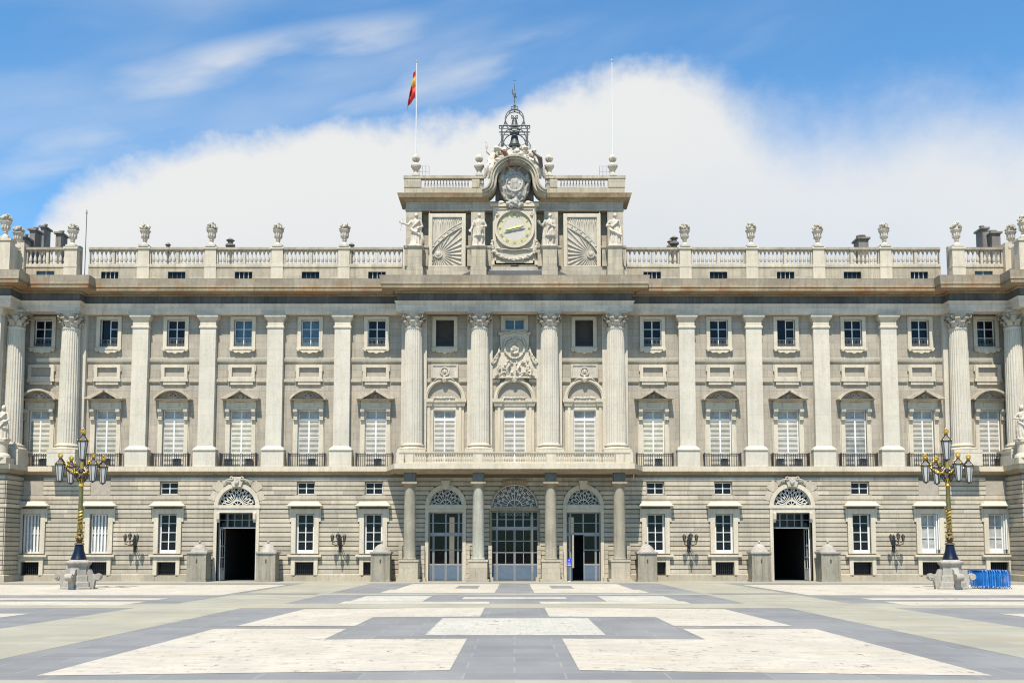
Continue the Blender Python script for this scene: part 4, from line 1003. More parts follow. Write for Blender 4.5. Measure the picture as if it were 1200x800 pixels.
def centre_door(X, hw, ztop, zs, r, mid=False, openleaf=False):
    mb = MB()
    if not mid:
        mb.ring(X, zs, r, r + .36, Gd - .14, Gd + .2, 0, math.pi, 26); mb.box(X - hw - .30, X - hw, Gd - .12, Gd + .3, 0, zs - .003); mb.box(X + hw, X + hw + .30, Gd - .12, Gd + .3, 0, zs - .003)
        mb.box(X - hw, X + hw, Gd - .10, Gd + .3, ztop, zs - .003); mb.box(X - 1.85, X + 1.85, Gd - .2, Gd, zstr0, zstr1)
        mb.prism_y([(X - .25, zs + r - .02), (X + .25, zs + r - .02), (X + .4, zs + r + .7), (X - .4, zs + r + .7)], Gd - .3, Gd - .05)
    else:
        mb.ring(X, zs, r, r + .10, Gd - .12, Gd + .2, 0, math.pi, 28); mb.box(X - 2.17, X - hw, Gd - .12, Gd + .3, 0, zs - .003); mb.box(X + hw, X + 2.17, Gd - .12, Gd + .3, 0, zs - .003); mb.box(X - hw, X + hw, Gd - .1, Gd + .3, ztop, zs - .003)
        for k in range(7): mb.ell((X - .9 + k * .3, Gd - .22, zs + r + .25 - .03 * abs(k - 3)), (.22, .12, .2), 8, 6, .5, k)
    o = mb.build('portico_doorway', 'trim' if not mid else 'slab', palace)
    mb = MB(); fanlight(mb, X, zs, r, Gd + .1, 12 if not mid else 14, .34); mb.build('fanlight', 'paleiron' if mid else 'paleiron', o)
    mb = MB(); mb.disc(X, zs, r, Gd + .3, Gd + .33, 20, 0, math.pi); mb.build('fanlight_pane', 'glass' if not mid else 'fanbrown', o)
    y = Gd + .32; zt = ztop; zm = gz(625) if not mid else gz(618); zk = gz(661)
    mb = MB(); xs = [-hw + .03, -hw + .36, 0, hw - .36, hw - .03] if not mid else [-hw + .03, -1.52, -.75, 0, .75, 1.52, hw - .03]
    for i_, q in enumerate(xs): w_ = .055 if i_ not in (1, len(xs) - 2) else .075; mb.box(X + q - w_, X + q + w_, y, y + .1, zm, zt)
    mb.box(X - hw, X + hw, y + .002, y + .098, zm - .1, zm + .1); mb.box(X - hw, X + hw, y + .002, y + .098, zt - .1, zt); mb.box(X - hw, X + hw, y + .01, y + .09, (zm + zt) / 2 - .03, (zm + zt) / 2 + .03)
    if mid:
        for k in range(8): mb.ring(X - 1.1 + k * .315, zt - .28, .1, .135, y + .02, y + .06, 0, 6.28, 8)
    mb.build('transom', 'greypaint', o)
    mb = MB(); mb.box(X - hw, X + hw, y + .04, y + .05, zm, zt); mb.build('transom_pane', 'clear', o)
    leaves = [(-hw + .02, -hw + .40), (-hw + .42, -.01), (.01, hw - .42), (hw - .40, hw - .02)] if not mid else [(-hw + .02, -1.56), (-1.54, -.01), (.01, 1.54), (1.56, hw - .02)]
    for li, (a, b) in enumerate(leaves):
        if openleaf and li == 1: continue
        mb = MB(); e = .07
        mb.box(X + a, X + a + e, y, y + .08, .04, zm - .1); mb.box(X + b - e, X + b, y, y + .08, .04, zm - .1); mb.box(X + a + e, X + b - e, y, y + .08, zk - .08, zk + .06); mb.box(X + a + e, X + b - e, y, y + .08, zm - .2, zm - .1); 
        mid_ = [.5] if not mid else [.34, .67]
        for f_ in mid_: zz = zk + (zm - .15 - zk) * f_; mb.box(X + a + e, X + b - e, y + .01, y + .07, zz - .04, zz + .04)
        if mid and b - a > 1: xx = X + (a + b) / 2; mb.box(xx - .03, xx + .03, y + .01, y + .07, zk, zm - .15)
        lf = mb.build('door_leaf', 'greypaint', o)
        mb = MB(); mb.box(X + a + e, X + b - e, y + .02, y + .06, .04, zk - .08); 
        mb.box(X + a + e + .08, X + b - e - .08, y + .005, y + .019, .2, zk - .25); mb.build('kick_panel', 'bluepaint', lf)
        mb = MB(); mb.box(X + a + e, X + b - e, y + .035, y + .045, zk, zm - .2); mb.build('pane', 'clear', lf)
    if openleaf:
        mb = MB(); xx = X - hw + .44; mb.box(xx, xx + .07, y + .1, y + 1.1, .04, zm - .1); mb.build('open_leaf', 'bluepaint', o)
centre_door(-DOORX, 1.48, gz(600), zs_side, 1.42); centre_door(DOORX, 1.48, gz(600), zs_side, 1.42, openleaf=True); centre_door(0, 2.05, gz(598.5), zs_mid, 1.98, mid=True)

# ---- royal crest relief between the centre columns
cz = lambda py: uz(py, -.3)
mb = MB()
mb.prism_y([(-1.95, cz(443)), (1.95, cz(443)), (1.95, cz(428)), (1.45, cz(420)), (1.22, cz(410)), (1.3, cz(392)), (.9, cz(388)), (.45, cz(388.5)), (0, cz(385)), (-.45, cz(388.5)), (-.9, cz(388)), (-1.3, cz(392)), (-1.22, cz(410)), (-1.45, cz(420)), (-1.95, cz(428))], -.30, 0)
plate = mb.build('crest_plaque', 'trim', palace)
mb = MB(); rc = random.Random(11)
for sg in (-1, 1):
    mb.tube([(sg * 1.3, -.36, cz(392)), (sg * 1.0, -.40, cz(389.5)), (sg * .5, -.42, cz(390)), (0, -.44, cz(387.5))], .09, 7)
    mb.tube([(sg * 1.95, -.4, cz(427)), (sg * 1.7, -.4, cz(424.5)), (sg * 1.5, -.4, cz(418)), (sg * 1.34, -.4, cz(406))], [.13, .12, .10, .06], 7)
    for k in range(9): mb.ell((sg * (2.0 - .085 * k), -.46, cz(425 - 1.7 * k)), (.10, .09, .10), 7, 5, .6, k)
    mb.ell((sg * 1.3, -.42, cz(391)), (.17, .12, .15), 8, 6, .5, 2)
    mb.tube([(sg * 1.75, -.4, cz(441)), (sg * 1.45, -.42, cz(438)), (sg * 1.5, -.42, cz(432)), (sg * 1.3, -.4, cz(427))], .08, 6)
    mb.tube([(sg * 1.5, -.4, cz(440)), (sg * .9, -.46, cz(436)), (sg * .5, -.5, cz(438))], [.05, .1, .06], 6)
mb.ring(0, cz(409), .74, .86, -.46, -.3, 0, 6.28, 26)
mb.ell((0, -.5, cz(399)), (.15, .14, .19), 10, 8); mb.ell((0, -.42, cz(397)), (.24, .1, .14), 9, 6, .5, 1)
mb.ell((0, -.42, cz(408)), (.30, .18, .36), 10, 8, .4, 4); mb.ell((-.28, -.44, cz(411)), (.12, .12, .26), 8, 6, .5, 3); mb.ell((.3, -.44, cz(410)), (.12, .12, .24), 8, 6, .5, 2)
mb.ell((.1, -.46, cz(414)), (.3, .14, .14), 8, 6, .6, 12)
for k in range(17): a = math.pi + math.pi * k / 16; mb.ell((.80 * math.cos(a), -.42, cz(409) + .86 * math.sin(a)), (.08, .08, .08), 7, 5, .7, k)
for k in range(16):
    xx = rc.uniform(-1.15, 1.15); zz = rc.uniform(394, 423)
    if abs(xx) > .82 or zz > 418: mb.ell((xx, -.34, cz(zz)), (rc.uniform(.06, .12), .09, rc.uniform(.08, .2)), 7, 5, .9, k + 60)
for sg in (-1, 1):
    mb.tube([(sg * .3, -.4, cz(396)), (sg * .75, -.44, cz(398)), (sg * .95, -.4, cz(405)), (sg * .85, -.4, cz(414))], [.07, .1, .09, .05], 7)
for k in range(32):
    xx = rc.uniform(-1.5, 1.5); zz = rc.uniform(440, 423 if abs(xx) < .9 else 430); mb.ell((xx, -.36 - rc.uniform(0, .1), cz(zz)), (rc.uniform(.06, .16), .1, rc.uniform(.06, .2)), 7, 5, .9, k)
mb.tube([(-.6, -.4, cz(441)), (-.7, -.5, cz(433)), (-.4, -.5, cz(426))], [.12, .16, .08], 7); mb.tube([(.5, -.4, cz(441)), (.2, -.5, cz(434)), (.5, -.5, cz(427))], [.1, .15, .07], 7)
mb.prism_y([(-1.5, cz(443.5)), (1.5, cz(443.5)), (1.2, cz(441.3)), (-1.2, cz(441.3))], -.55, -.2)
o = mb.build('relief_figures', 'carved', plate); remesh(o, .03, .03, 9, 3)

# ------------------------------------------------------------------ clock attic
T = -.75
tz = lambda py, Y=T: Zp(py, Y); tx = lambda off, py=280, Y=T: Xp(off, py, Y)
zA = zC2 - .1
TW = tx(127.5)
mb = MB()
mb.box(-TW - .25, TW + .25, T - .22, 6, zA, tz(313.5))
mb.box(-TW, TW, T + .95, 6, tz(313.4), tz(247))
# pilaster strips
for a, b in ((-127.5, -111), (-97.5, -58.0 - 30), (-56, -31.5 - 5),): pass
strip = [(107, 127.5), (56, 98), (30, 51.5)]
for s in (-1, 1):
    for a, b in ((109, 127.4), (61, 100) if False else (99.6, 100.2), (34.5, 51)): mb.box(s * tx(a), s * tx(b), T, T + 1.0, tz(313.4), tz(247))
mb.box(-TW, TW, T, 6, tz(247), tz(236))
mb.sweep([(-TW, 3), (-TW, T), (TW, T), (TW, 3)], [(0, tz(247)), (.05, tz(247)), (.07, tz(245)), (0, tz(244.5))])
attic = mb.build('clock_attic', stone('attic_stone', (.42, .38, .30), var=.14, streak=.45, stain=(.36, .34, .30), stain_amt=.4, brick=(1.3, .62, .012), mortar=.75), palace)
# panels: clock field and sun reliefs
mb = MB(); cw = tx(25.5)
mb.box(-cw, cw, T - .12, T + .96, tz(313.3), tz(241)); frame_ring(mb, -cw + .3, cw - .3, tz(309), tz(246), .14, T - .2, T - .11, .14)
mb.box(-cw - .25, cw + .25, T - .3, T, tz(243), tz(239.5)); mb.box(-cw - .1, cw + .1, T - .2, T - .1, tz(311), tz(306))
for sg in (-1, 1): mb.ring(sg * 1.55, tz(251), .06, .18, T - .24, T - .12, 0, 6.28, 12); mb.ell((sg * 1.2, T - .2, tz(238.5)), (.34, .18, .16), 8, 6, .3, 2)
mb.build('clock_surround', 'trim', palace)
mb = MB()   # garland
for k in range(25):
    a = math.pi + math.pi * k / 24; mb.ell((1.95 * math.cos(a), T - .28, tz(290) + 1.15 * math.sin(a)), (.17, .14, .17), 7, 5, .6, k)
for sg in (-1, 1):
    for k in range(5): mb.ell((sg * (1.95 + .05 * (k % 2)), T - .26, tz(287 - 3 * k + 9)), (.15, .12, .16), 7, 5, .5, k)
mb.tube([(-1.6, T - .22, tz(292)), (0, T - .25, tz(294.5)), (1.6, T - .22, tz(292))], .07, 6)
mb.build('garland', 'carved', palace)
mb = MB(); mb.box(-.34, .34, T - .13, T - .10, tz(317), tz(311)); mb.build('small_opening', 'black', palace)
mb = MB(); mb.prism_y([(-4.6, tz(324)), (4.6, tz(324)), (3.8, tz(319.5)), (-3.8, tz(319.5))], T - .7, T - .24); mb.build('lead_flashing', 'leaddark', palace)
for s in (-1, 1):
    X = s * tx(79.0); w = tx(17.3); za, zb = tz(311.5), tz(255)
    mb = MB(); mb.box(X - w - .34, X + w + .34, T - .02, T + .96, tz(313.3), tz(250.5)); frame_ring(mb, X - w, X + w, za, zb, .33, T - .16, T + .02, .12)
    o = mb.build('sun_panel', 'trim', palace)
    mb = MB(); y0 = T - .03
    mb.box(X - w, X + w, y0, T + .1, za, zb)
    H = zb - za; x_in = X - s * w * 1.0     # outer side holds the sun disc
    sgn = -1 if s < 0 else 1
    sx = X + sgn * (w * .58); sz = za + H * .235
    def inside(px_, pz_): return X - w + .03 < px_ < X + w - .03 and za + .03 < pz_ < zb - .03
    # zodiac band arc
    cxa, cza, ra = X - sgn * w * 1.05, za - H * .18, H * .90
    cxa, cza = X - sgn * w * 1.6, za - H * .42; 
    ra = math.hypot(X + sgn * w - cxa, za + H * .40 - cza)
    prev = None
    arcp = []
    for k in range(33):
        t = k / 32; xx = (X + sgn * w) + (-2 * sgn * w) * t; zz = za + H * (.34 + .50 * (t ** .78) + .03 * math.sin(math.pi * t)); arcp.append((xx, zz))
    bw_ = .42
    for k in range(32):
        (xa, z_a), (xb, z_b) = arcp[k], arcp[k + 1]
        mb.prism_y([(xa, z_a - bw_ / 2), (xb, z_b - bw_ / 2), (xb, z_b + bw_ / 2), (xa, z_a + bw_ / 2)], y0 - .09, y0)
        if k % 5 == 2: mb.ell((xa, y0 - .1, z_a), (.11, .06, .11), 7, 5, .5, k)
    for o_ in (-1, 1): mb.tube([(a, y0 - .09, b + o_ * bw_ / 2) for a, b in arcp], .05, 5)
    # rays below the band from the sun disc
    for k in range(30):
        a = 2 * math.pi * k / 30; r0_ = .36; r1_ = r0_
        for q in range(1, 60):
            rr = r0_ + q * .06; px_, pz_ = sx + rr * math.cos(a), sz + rr * math.sin(a)
            t = (px_ - (X + sgn * w)) / (-2 * sgn * w)
            if not inside(px_, pz_) or (0 <= t <= 1 and pz_ > za + H * (.34 + .50 * (max(t, 0) ** .78)) - bw_ / 2 - .03): break
            r1_ = rr
        if r1_ > r0_ + .12:
            d = .06; ca, sa = math.cos(a), math.sin(a)
            mb.add([(sx + r0_ * ca, y0 - .05, sz + r0_ * sa), (sx + r1_ * ca - sa * .055 * r1_, y0, sz + r1_ * sa + ca * .055 * r1_), (sx + r1_ * ca + sa * .055 * r1_, y0, sz + r1_ * sa - ca * .055 * r1_), (sx + r1_ * ca, y0 - .12, sz + r1_ * sa)], [(0, 1, 3), (0, 3, 2), (1, 2, 3)])
    mb.ring(sx, sz, .24, .36, y0 - .12, y0, 0, 6.28, 16); mb.ell((sx, y0 - .08, sz), (.24, .14, .24), 10, 8, .2, 1)
    # upper rays fanning down
    for k in range(13):
        t = (k + .5) / 13; xx = X - w + 2 * w * t; tt_ = (xx - (X + sgn * w)) / (-2 * sgn * w)
        zl = za + H * (.34 + .50 * (tt_ ** .78)) + bw_ / 2 + .12; zl = max(zl, zb - H * (.22 + .12 * (k % 2)))
        if zb - zl > .2: mb.add([(xx - .09, y0, zb - .02), (xx + .09, y0, zb - .02), (xx, y0, zl), (xx, y0 - .08, (zb + zl) / 2)], [(0, 3, 1)[::-1], (1, 3, 2)[::-1], (2, 3, 0)[::-1]])
    mb.build('sun_relief', 'carved', o)
    # statue pedestals, panelled
# attic cornice with the raised centre
zc_a, zc_b, zc_c = tz(235, T - .3), tz(230.5, T - .7), tz(225.3, T - .8)
R_o = tx(27, 215); HX = tx(31)
prof_c = [(-.5, zc_a - .02), (.08, zc_a - .02), (.16, zc_a + .12), (.20, zc_a + .16), (.62, zc_b), (.66, zc_b + .14), (.72, zc_c - .04), (.72, zc_c), (-.5, zc_c)]
for s in (-1, 1):
    pth = [(TW, 2), (TW, T), (tx(30.5), T)]
    if s < 0: pth = [(-x, y) for x, y in pth]
    else: pth = pth[::-1]
    if s < 0: pth = pth
    mb = MB(); mb.sweep(pth if s > 0 else pth[::1], prof_c) if s > 0 else mb.sweep([(-TW, 2), (-TW, T), (-tx(30.5), T)], prof_c)
    mb.build('attic_cornice', 'cornice', palace)
    # parapet
    zpa, zpb, zpc, zpd = zc_c, tz(220.6), tz(210.4), tz(207)
    xa, xb = tx(36), tx(129, 215)
    mb = MB(); mb.box(s * xa, s * xb, T - .25, T + .3, zpa, zpb); mb.box(s * xa, s * (xb + .06), T - .33, T + .3, zpc, zpd)
    for a, b in ((129, 109.5), (50, 41)) : mb.box(s * tx(a, 215), s * tx(b, 215), T - .29, T + .32, zpb, zpc)
    for y_ in (2, 4): pass
    mb.box(s * (xb - .4), s * xb, T + .3, 4, zpa, zpd - .02)
    ap = mb.build('attic_parapet', 'parapet', palace)
    mb = MB()
    for k in range(15):
        x = tx(53) + (tx(107) - tx(53)) * (k + .5) / 15; baluster(mb, s * x, T - .0, zpb, zpc, .085, 8)
    for k in range(3): baluster(mb, s * (tx(37.5) - .05 + k * .13), T, zpb, zpc, .08, 7)
    mb.build('balusters', 'carved', ap, smooth=True)
# arched hood with ogee flanks over the crest
zc_h = tz(214, T - .5); RO = tx(26.5, 214)
path = []
for k in range(9):      # ogee from the cornice up
    t = k / 8; a = -math.pi / 2 + t * math.pi / 2
    path.append((-tx(37.5) + (tx(37.5) - RO) * math.sin(t * math.pi / 2), tz(229) + (zc_h - tz(229)) * (1 - math.cos(t * math.pi / 2))))
for k in range(1, 25): a = math.pi - math.pi * k / 24; path.append((RO * math.cos(a), zc_h + RO * math.sin(a)))
path = path + [(-x, z) for x, z in path[:8][::-1]]
mb = MB()
def bandxz(mb, path, w0, w1, y0, y1):
    n = len(path); ins, outs = [], []
    for i, (x, z) in enumerate(path):
        a = path[max(i - 1, 0)]; b = path[min(i + 1, n - 1)]; d = Vector((b[0] - a[0], b[1] - a[1])).normalized(); nn = Vector((-d.y, d.x))
        ins.append((x + nn.x * w0, z + nn.y * w0)); outs.append((x + nn.x * w1, z + nn.y * w1))
    for i in range(n - 1): mb.prism_y([ins[i], ins[i + 1], outs[i + 1], outs[i]], y0, y1)
bandxz(mb, path, -.20, .0, T - 1.45, T + .8); bandxz(mb, path, -.44, -.20, T - 1.25, T + .8); bandxz(mb, path, 0, .14, T - 1.55, T + .8)
mb.build('arched_hood', 'parapet', palace)
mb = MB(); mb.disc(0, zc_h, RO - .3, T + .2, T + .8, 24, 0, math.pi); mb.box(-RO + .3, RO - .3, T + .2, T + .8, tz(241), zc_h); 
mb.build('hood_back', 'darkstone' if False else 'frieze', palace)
# coat of arms under the hood
mb = MB(); ya = T - .2; cc = lambda py: tz(py, T - .4)
sh = [(0, cc(238)), (.75, cc(233)), (1.05, cc(224)), (1.2, cc(212)), (1.25, cc(204)), (.9, cc(199)), (.5, cc(196)), (0, cc(194))]
sh = [(x * 1.22, z) for x, z in sh]
mb.prism_y(sh + [(-x, z) for x, z in sh[-2:0:-1]], ya - .15, T + .25)
mb.ell((0, ya - .2, cc(215)), (1.05, .3, 1.4), 14, 10, .25, 3)
mb.ring(0, cc(216), .68, .78, ya - .52, ya - .2, 0, 6.28, 20); mb.box(-.04, .04, ya - .5, ya - .2, cc(226), cc(206)); mb.box(-.55, .55, ya - .5, ya - .2, cc(216) - .04, cc(216) + .04)
for sg in (-1, 1):
    mb.ell((sg * 1.1, ya - .3, cc(209)), (.3, .25, .32), 9, 7, .4, 2); mb.tube([(sg * 1.2, ya - .2, cc(203)), (sg * 1.35, ya - .25, cc(212)), (sg * 1.0, ya - .25, cc(222)), (sg * .9, ya - .25, cc(232))], [.1, .16, .12, .1], 7)
    mb.tube([(sg * .3, ya - .3, cc(199)), (sg * .7, ya - .35, cc(195)), (sg * 1.1, ya - .3, cc(199))], .1, 6)
mb.ell((0, ya - .25, cc(238)), (.55, .3, .4), 10, 8, .6, 8)
for k in range(5): mb.ell((-.6 + .3 * k, ya - .3, cc(240 + (k % 2) * 2)), (.22, .2, .22), 8, 6, .6, k)
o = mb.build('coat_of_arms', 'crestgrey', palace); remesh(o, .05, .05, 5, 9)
# crown of foliage on the hood
mb = MB()
for k in range(13): a = math.pi * (k + .5) / 13; mb.ell((RO * 1.12 * math.cos(a), T - 1.1, zc_h + RO * 1.12 * math.sin(a)), (.3, .35, .28), 8, 6, .8, k) if abs(math.cos(a)) < .8 else None
for k in range(22): mb.ell((random.uniform(-1.7, 1.7), T - random.uniform(.6, 1.2), tz(186) + random.uniform(-.1, .55)), (.26, .3, .24), 8, 6, .9, k + 20)
o = mb.build('hood_foliage', 'statue', palace); remesh(o, .06, .08, 4, 1)
mb = MB(); mb.box(-1.6, 1.6, T - .5, T + 1.2, tz(190), tz(178.6)); mb.build('bell_platform', 'parapet', palace)

# ------------------------------------------------------------------ clock (thing)
ck = thing('clock', 'round clock with yellow numeral ring on the attic above the centre', 'clock', (0, T - .2, tz(269)))
mb = MB(); mb.ring(0, 0, 1.58, 1.76, -.2, .1, 0, 6.2831, 48); mb.ring(0, 0, 1.52, 1.6, -.1, .08, 0, 6.2831, 48); mb.build('rim', 'trim', ck)
mb = MB(); mb.disc(0, 0, 1.6, -.02, .08, 48); mb.build('face', 'clockface', ck)
mb = MB(); mb.ring(0, 0, 1.02, 1.51, -.03, -.02, 0, 6.2831, 48); mb.build('numeral_ring', stone('numeral_ring_enamel', (.50, .47, .30), var=.2, streak=0, bump=0), ck)
mb = MB()
nums = ['XII', 'I', 'II', 'III', 'IIII', 'V', 'VI', 'VII', 'VIII', 'IX', 'X', 'XI']
for i, nme in enumerate(nums):
    a = math.pi / 2 - i * math.pi / 6; u = Vector((math.cos(a), math.sin(a))); t_ = Vector((u.y, -u.x)); wch = .075
    tot = sum({'I': 1, 'V': 2, 'X': 2}[c] for c in nme) * wch; cur = -tot / 2
    for c in nme:
        w_ = {'I': 1, 'V': 2, 'X': 2}[c] * wch; m_ = cur + w_ / 2
        strokes = {'I': [((0, 0), (0, 1))], 'V': [((0, 0), (-.5, 1)), ((0, 0), (.5, 1))], 'X': [((-.5, 0), (.5, 1)), ((.5, 0), (-.5, 1))]}[c]
        for p, q in strokes:
            A = u * (1.18 + .22 * p[1]) + t_ * (m_ + p[0] * w_ * .7); B = u * (1.18 + .22 * q[1]) + t_ * (m_ + q[0] * w_ * .7); mb.tube([(A.x, -.035, A.y), (B.x, -.035, B.y)], .014, 4)
        cur += w_
for k in range(60): a = k * math.pi / 30; mb.tube([(1.44 * math.cos(a), -.035, 1.44 * math.sin(a)), (1.5 * math.cos(a), -.035, 1.5 * math.sin(a))], .01, 4)
mb.build('numerals', 'greyiron', ck)
for nm, a, l, mat, w_ in (('hour_hand', 14, .85, 'clockyellow', .10), ('minute_hand', 12, 1.0, 'greyiron', .07)):
    a = R(a); dz = .12 if nm == 'hour_hand' else -.16; mb = MB(); ca, sa = math.cos(a), math.sin(a)
    pl_ = [(-l, 0), (-l * .55, w_), (-.1, w_ * .5), (0, w_ * 1.4), (.1, w_ * .5), (l * .6, w_), (l, 0), (l * .6, -w_), (.1, -w_ * .5), (0, -w_ * 1.4), (-.1, -w_ * .5), (-l * .55, -w_)]
    mb.prism_y([(x * ca - z * sa, x * sa + z * ca + dz) for x, z in pl_], -.08, -.05); mb.build(nm, mat, ck)

# ------------------------------------------------------------------ urns
def urn_mesh():
    mb = MB(); mb.box(-.42, .42, -.42, .42, 0, .16); mb.lathe(0, 0, [(.38, .16), (.36, .24), (.22, .30), (.14, .40), (.14, .52), (.20, .56), (.15, .62), (.22, .72), (.27, .95), (.34, 1.2), (.44, 1.36), (.46, 1.42), (.40, 1.46)], 20)
    for k in range(10): a = 2 * math.pi * k / 10; mb.ell((.3 * math.cos(a), .3 * math.sin(a), 1.0), (.06, .06, .22), 6, 5)
    body = mb
    fl = MB(); rnd = random.Random(4)
    fl.ell((0, 0, 1.62), (.30, .30, .26), 12, 8, .4, 2)
    for k in range(26):
        a = rnd.uniform(0, 6.28); e = rnd.uniform(-.1, 1.3); d = Vector((math.cos(a) * math.cos(e), math.sin(a) * math.cos(e), math.sin(e))); c = Vector((0, 0, 1.62)) + Vector((d.x * .38, d.y * .38, d.z * .36))
        fl.ell(c, (.115, .115, .115), 7, 5, .8, k)
    return body, fl
ub, uf = urn_mesh(); urn0 = None
lab_main = ['first', 'second', 'third', 'fourth']
def place_urn(x, y, z, label, sc_=1.0, group='stone flower urns along the roof balustrade'):
    global urn0
    if urn0 is None:
        urn0 = thing('stone_urn', label, 'urn', (x, y, z), 0, group); ub.build('vase', 'statue', urn0, smooth=True); uf.build('flowers', 'carved', urn0); u = urn0
    else: u = dup(urn0); u.location = (x, y, z); u['label'] = label; u['group'] = group
    q_ = sc_ * random.uniform(.97, 1.04); u.scale = (sc_, sc_, q_)
    for ch in u.children:
        if ch.name.startswith('flowers'): ch.rotation_euler.z = random.uniform(0, 6)
for (x, y, z) in peds:
    side = 'left' if x < 0 else 'right'; ax = abs(x)
    if ax < 34: lab = '%s stone flower urn %s of the clock attic, on the roof balustrade' % (lab_main[min(range(4), key=lambda i: abs(pxs[i] - ax))], side)
    elif ax < 41: lab = 'stone flower urn on the forward pedestal above the outer %s fluted column' % side
    elif y < -2: lab = 'large stone flower urn on the high %s corner pavilion pedestal' % side
    else: lab = 'stone flower urn half hidden behind the %s corner pavilion urn' % side
    place_urn(x, y, z + .0, lab, 1.06)
    if True:
        pass
# ball-topped vases on the attic
vase0 = None
for off, lab in ((-115.5, 'ball topped stone vase at the foot of the flagpole with flag'), (-41.5, 'ball topped stone vase left of the arched crest on the attic'), (40.5, 'ball topped stone vase right of the arched crest on the attic'), (115, 'ball topped stone vase at the foot of the bare flagpole')):
    x = tx(off, 200); z = tz(207)
    if vase0 is None:
        vase0 = thing('finial_vase', lab, 'vase', (x, T - .02, z), 0, 'ball topped vases on the clock attic')
        mb = MB(); mb.box(-.34, .34, -.34, .34, 0, .18); mb.lathe(0, 0, [(.30, .18), (.2, .3), (.22, .5), (.36, .72), (.46, .9), (.44, 1.02), (.28, 1.12), (.15, 1.25), (.18, 1.34), (.14, 1.4)], 20)
        mb.build('vase', 'statue', vase0, smooth=True); mb = MB(); mb.ell((0, 0, 1.68), (.32, .32, .34), 14, 10, .25, 3)
        for k in range(8): a = k * math.pi / 4; mb.tube([(.24 * math.cos(a), .24 * math.sin(a), 1.42), (.34 * math.cos(a), .34 * math.sin(a), 1.66), (.12 * math.cos(a), .12 * math.sin(a), 2.0)], .05, 5)
        mb.build('flame_ball', 'statue', vase0, smooth=True)
    else: v = dup(vase0); v.location = (x, T - .02, z); v['label'] = lab

# ------------------------------------------------------------------ statues
def limb(mb, pts, rs, n=9): 
    P_ = []; Rr = []
    for i in range(len(pts) - 1):
        for k in range(4): t = k / 4; P_.append(Vector(pts[i]).lerp(Vector(pts[i + 1]), t)); Rr.append(rs[i] + (rs[i + 1] - rs[i]) * t)
    P_.append(Vector(pts[-1])); Rr.append(rs[-1]); mb.tube(P_, Rr, n); mb.ell(pts[-1], (rs[-1],) * 3, 8, 6)
    mb.ell(pts[0], (rs[0],) * 3, 8, 6)
def hand(mb, c, d, s=1):
    c = Vector(c); d = Vector(d).normalized(); side = d.cross(Vector((0, 1, 0))); side.normalize()
    mb.ell(c, (.07 * s, .05 * s, .08 * s), 8, 6)
    for k in range(4): o_ = side * ((k - 1.5) * .035 * s); b = c + d * .05 * s + o_; mb.tube([b, b + d * .08 * s, b + d * (.11 + .02 * (1.5 - abs(k - 1.5))) * s + Vector((0, -.03, 0))], [.018 * s, .017 * s, .014 * s], 5)
    mb.tube([c + side * -.06 * s, c + side * -.11 * s + d * .05 * s], [.02 * s, .016 * s], 5)
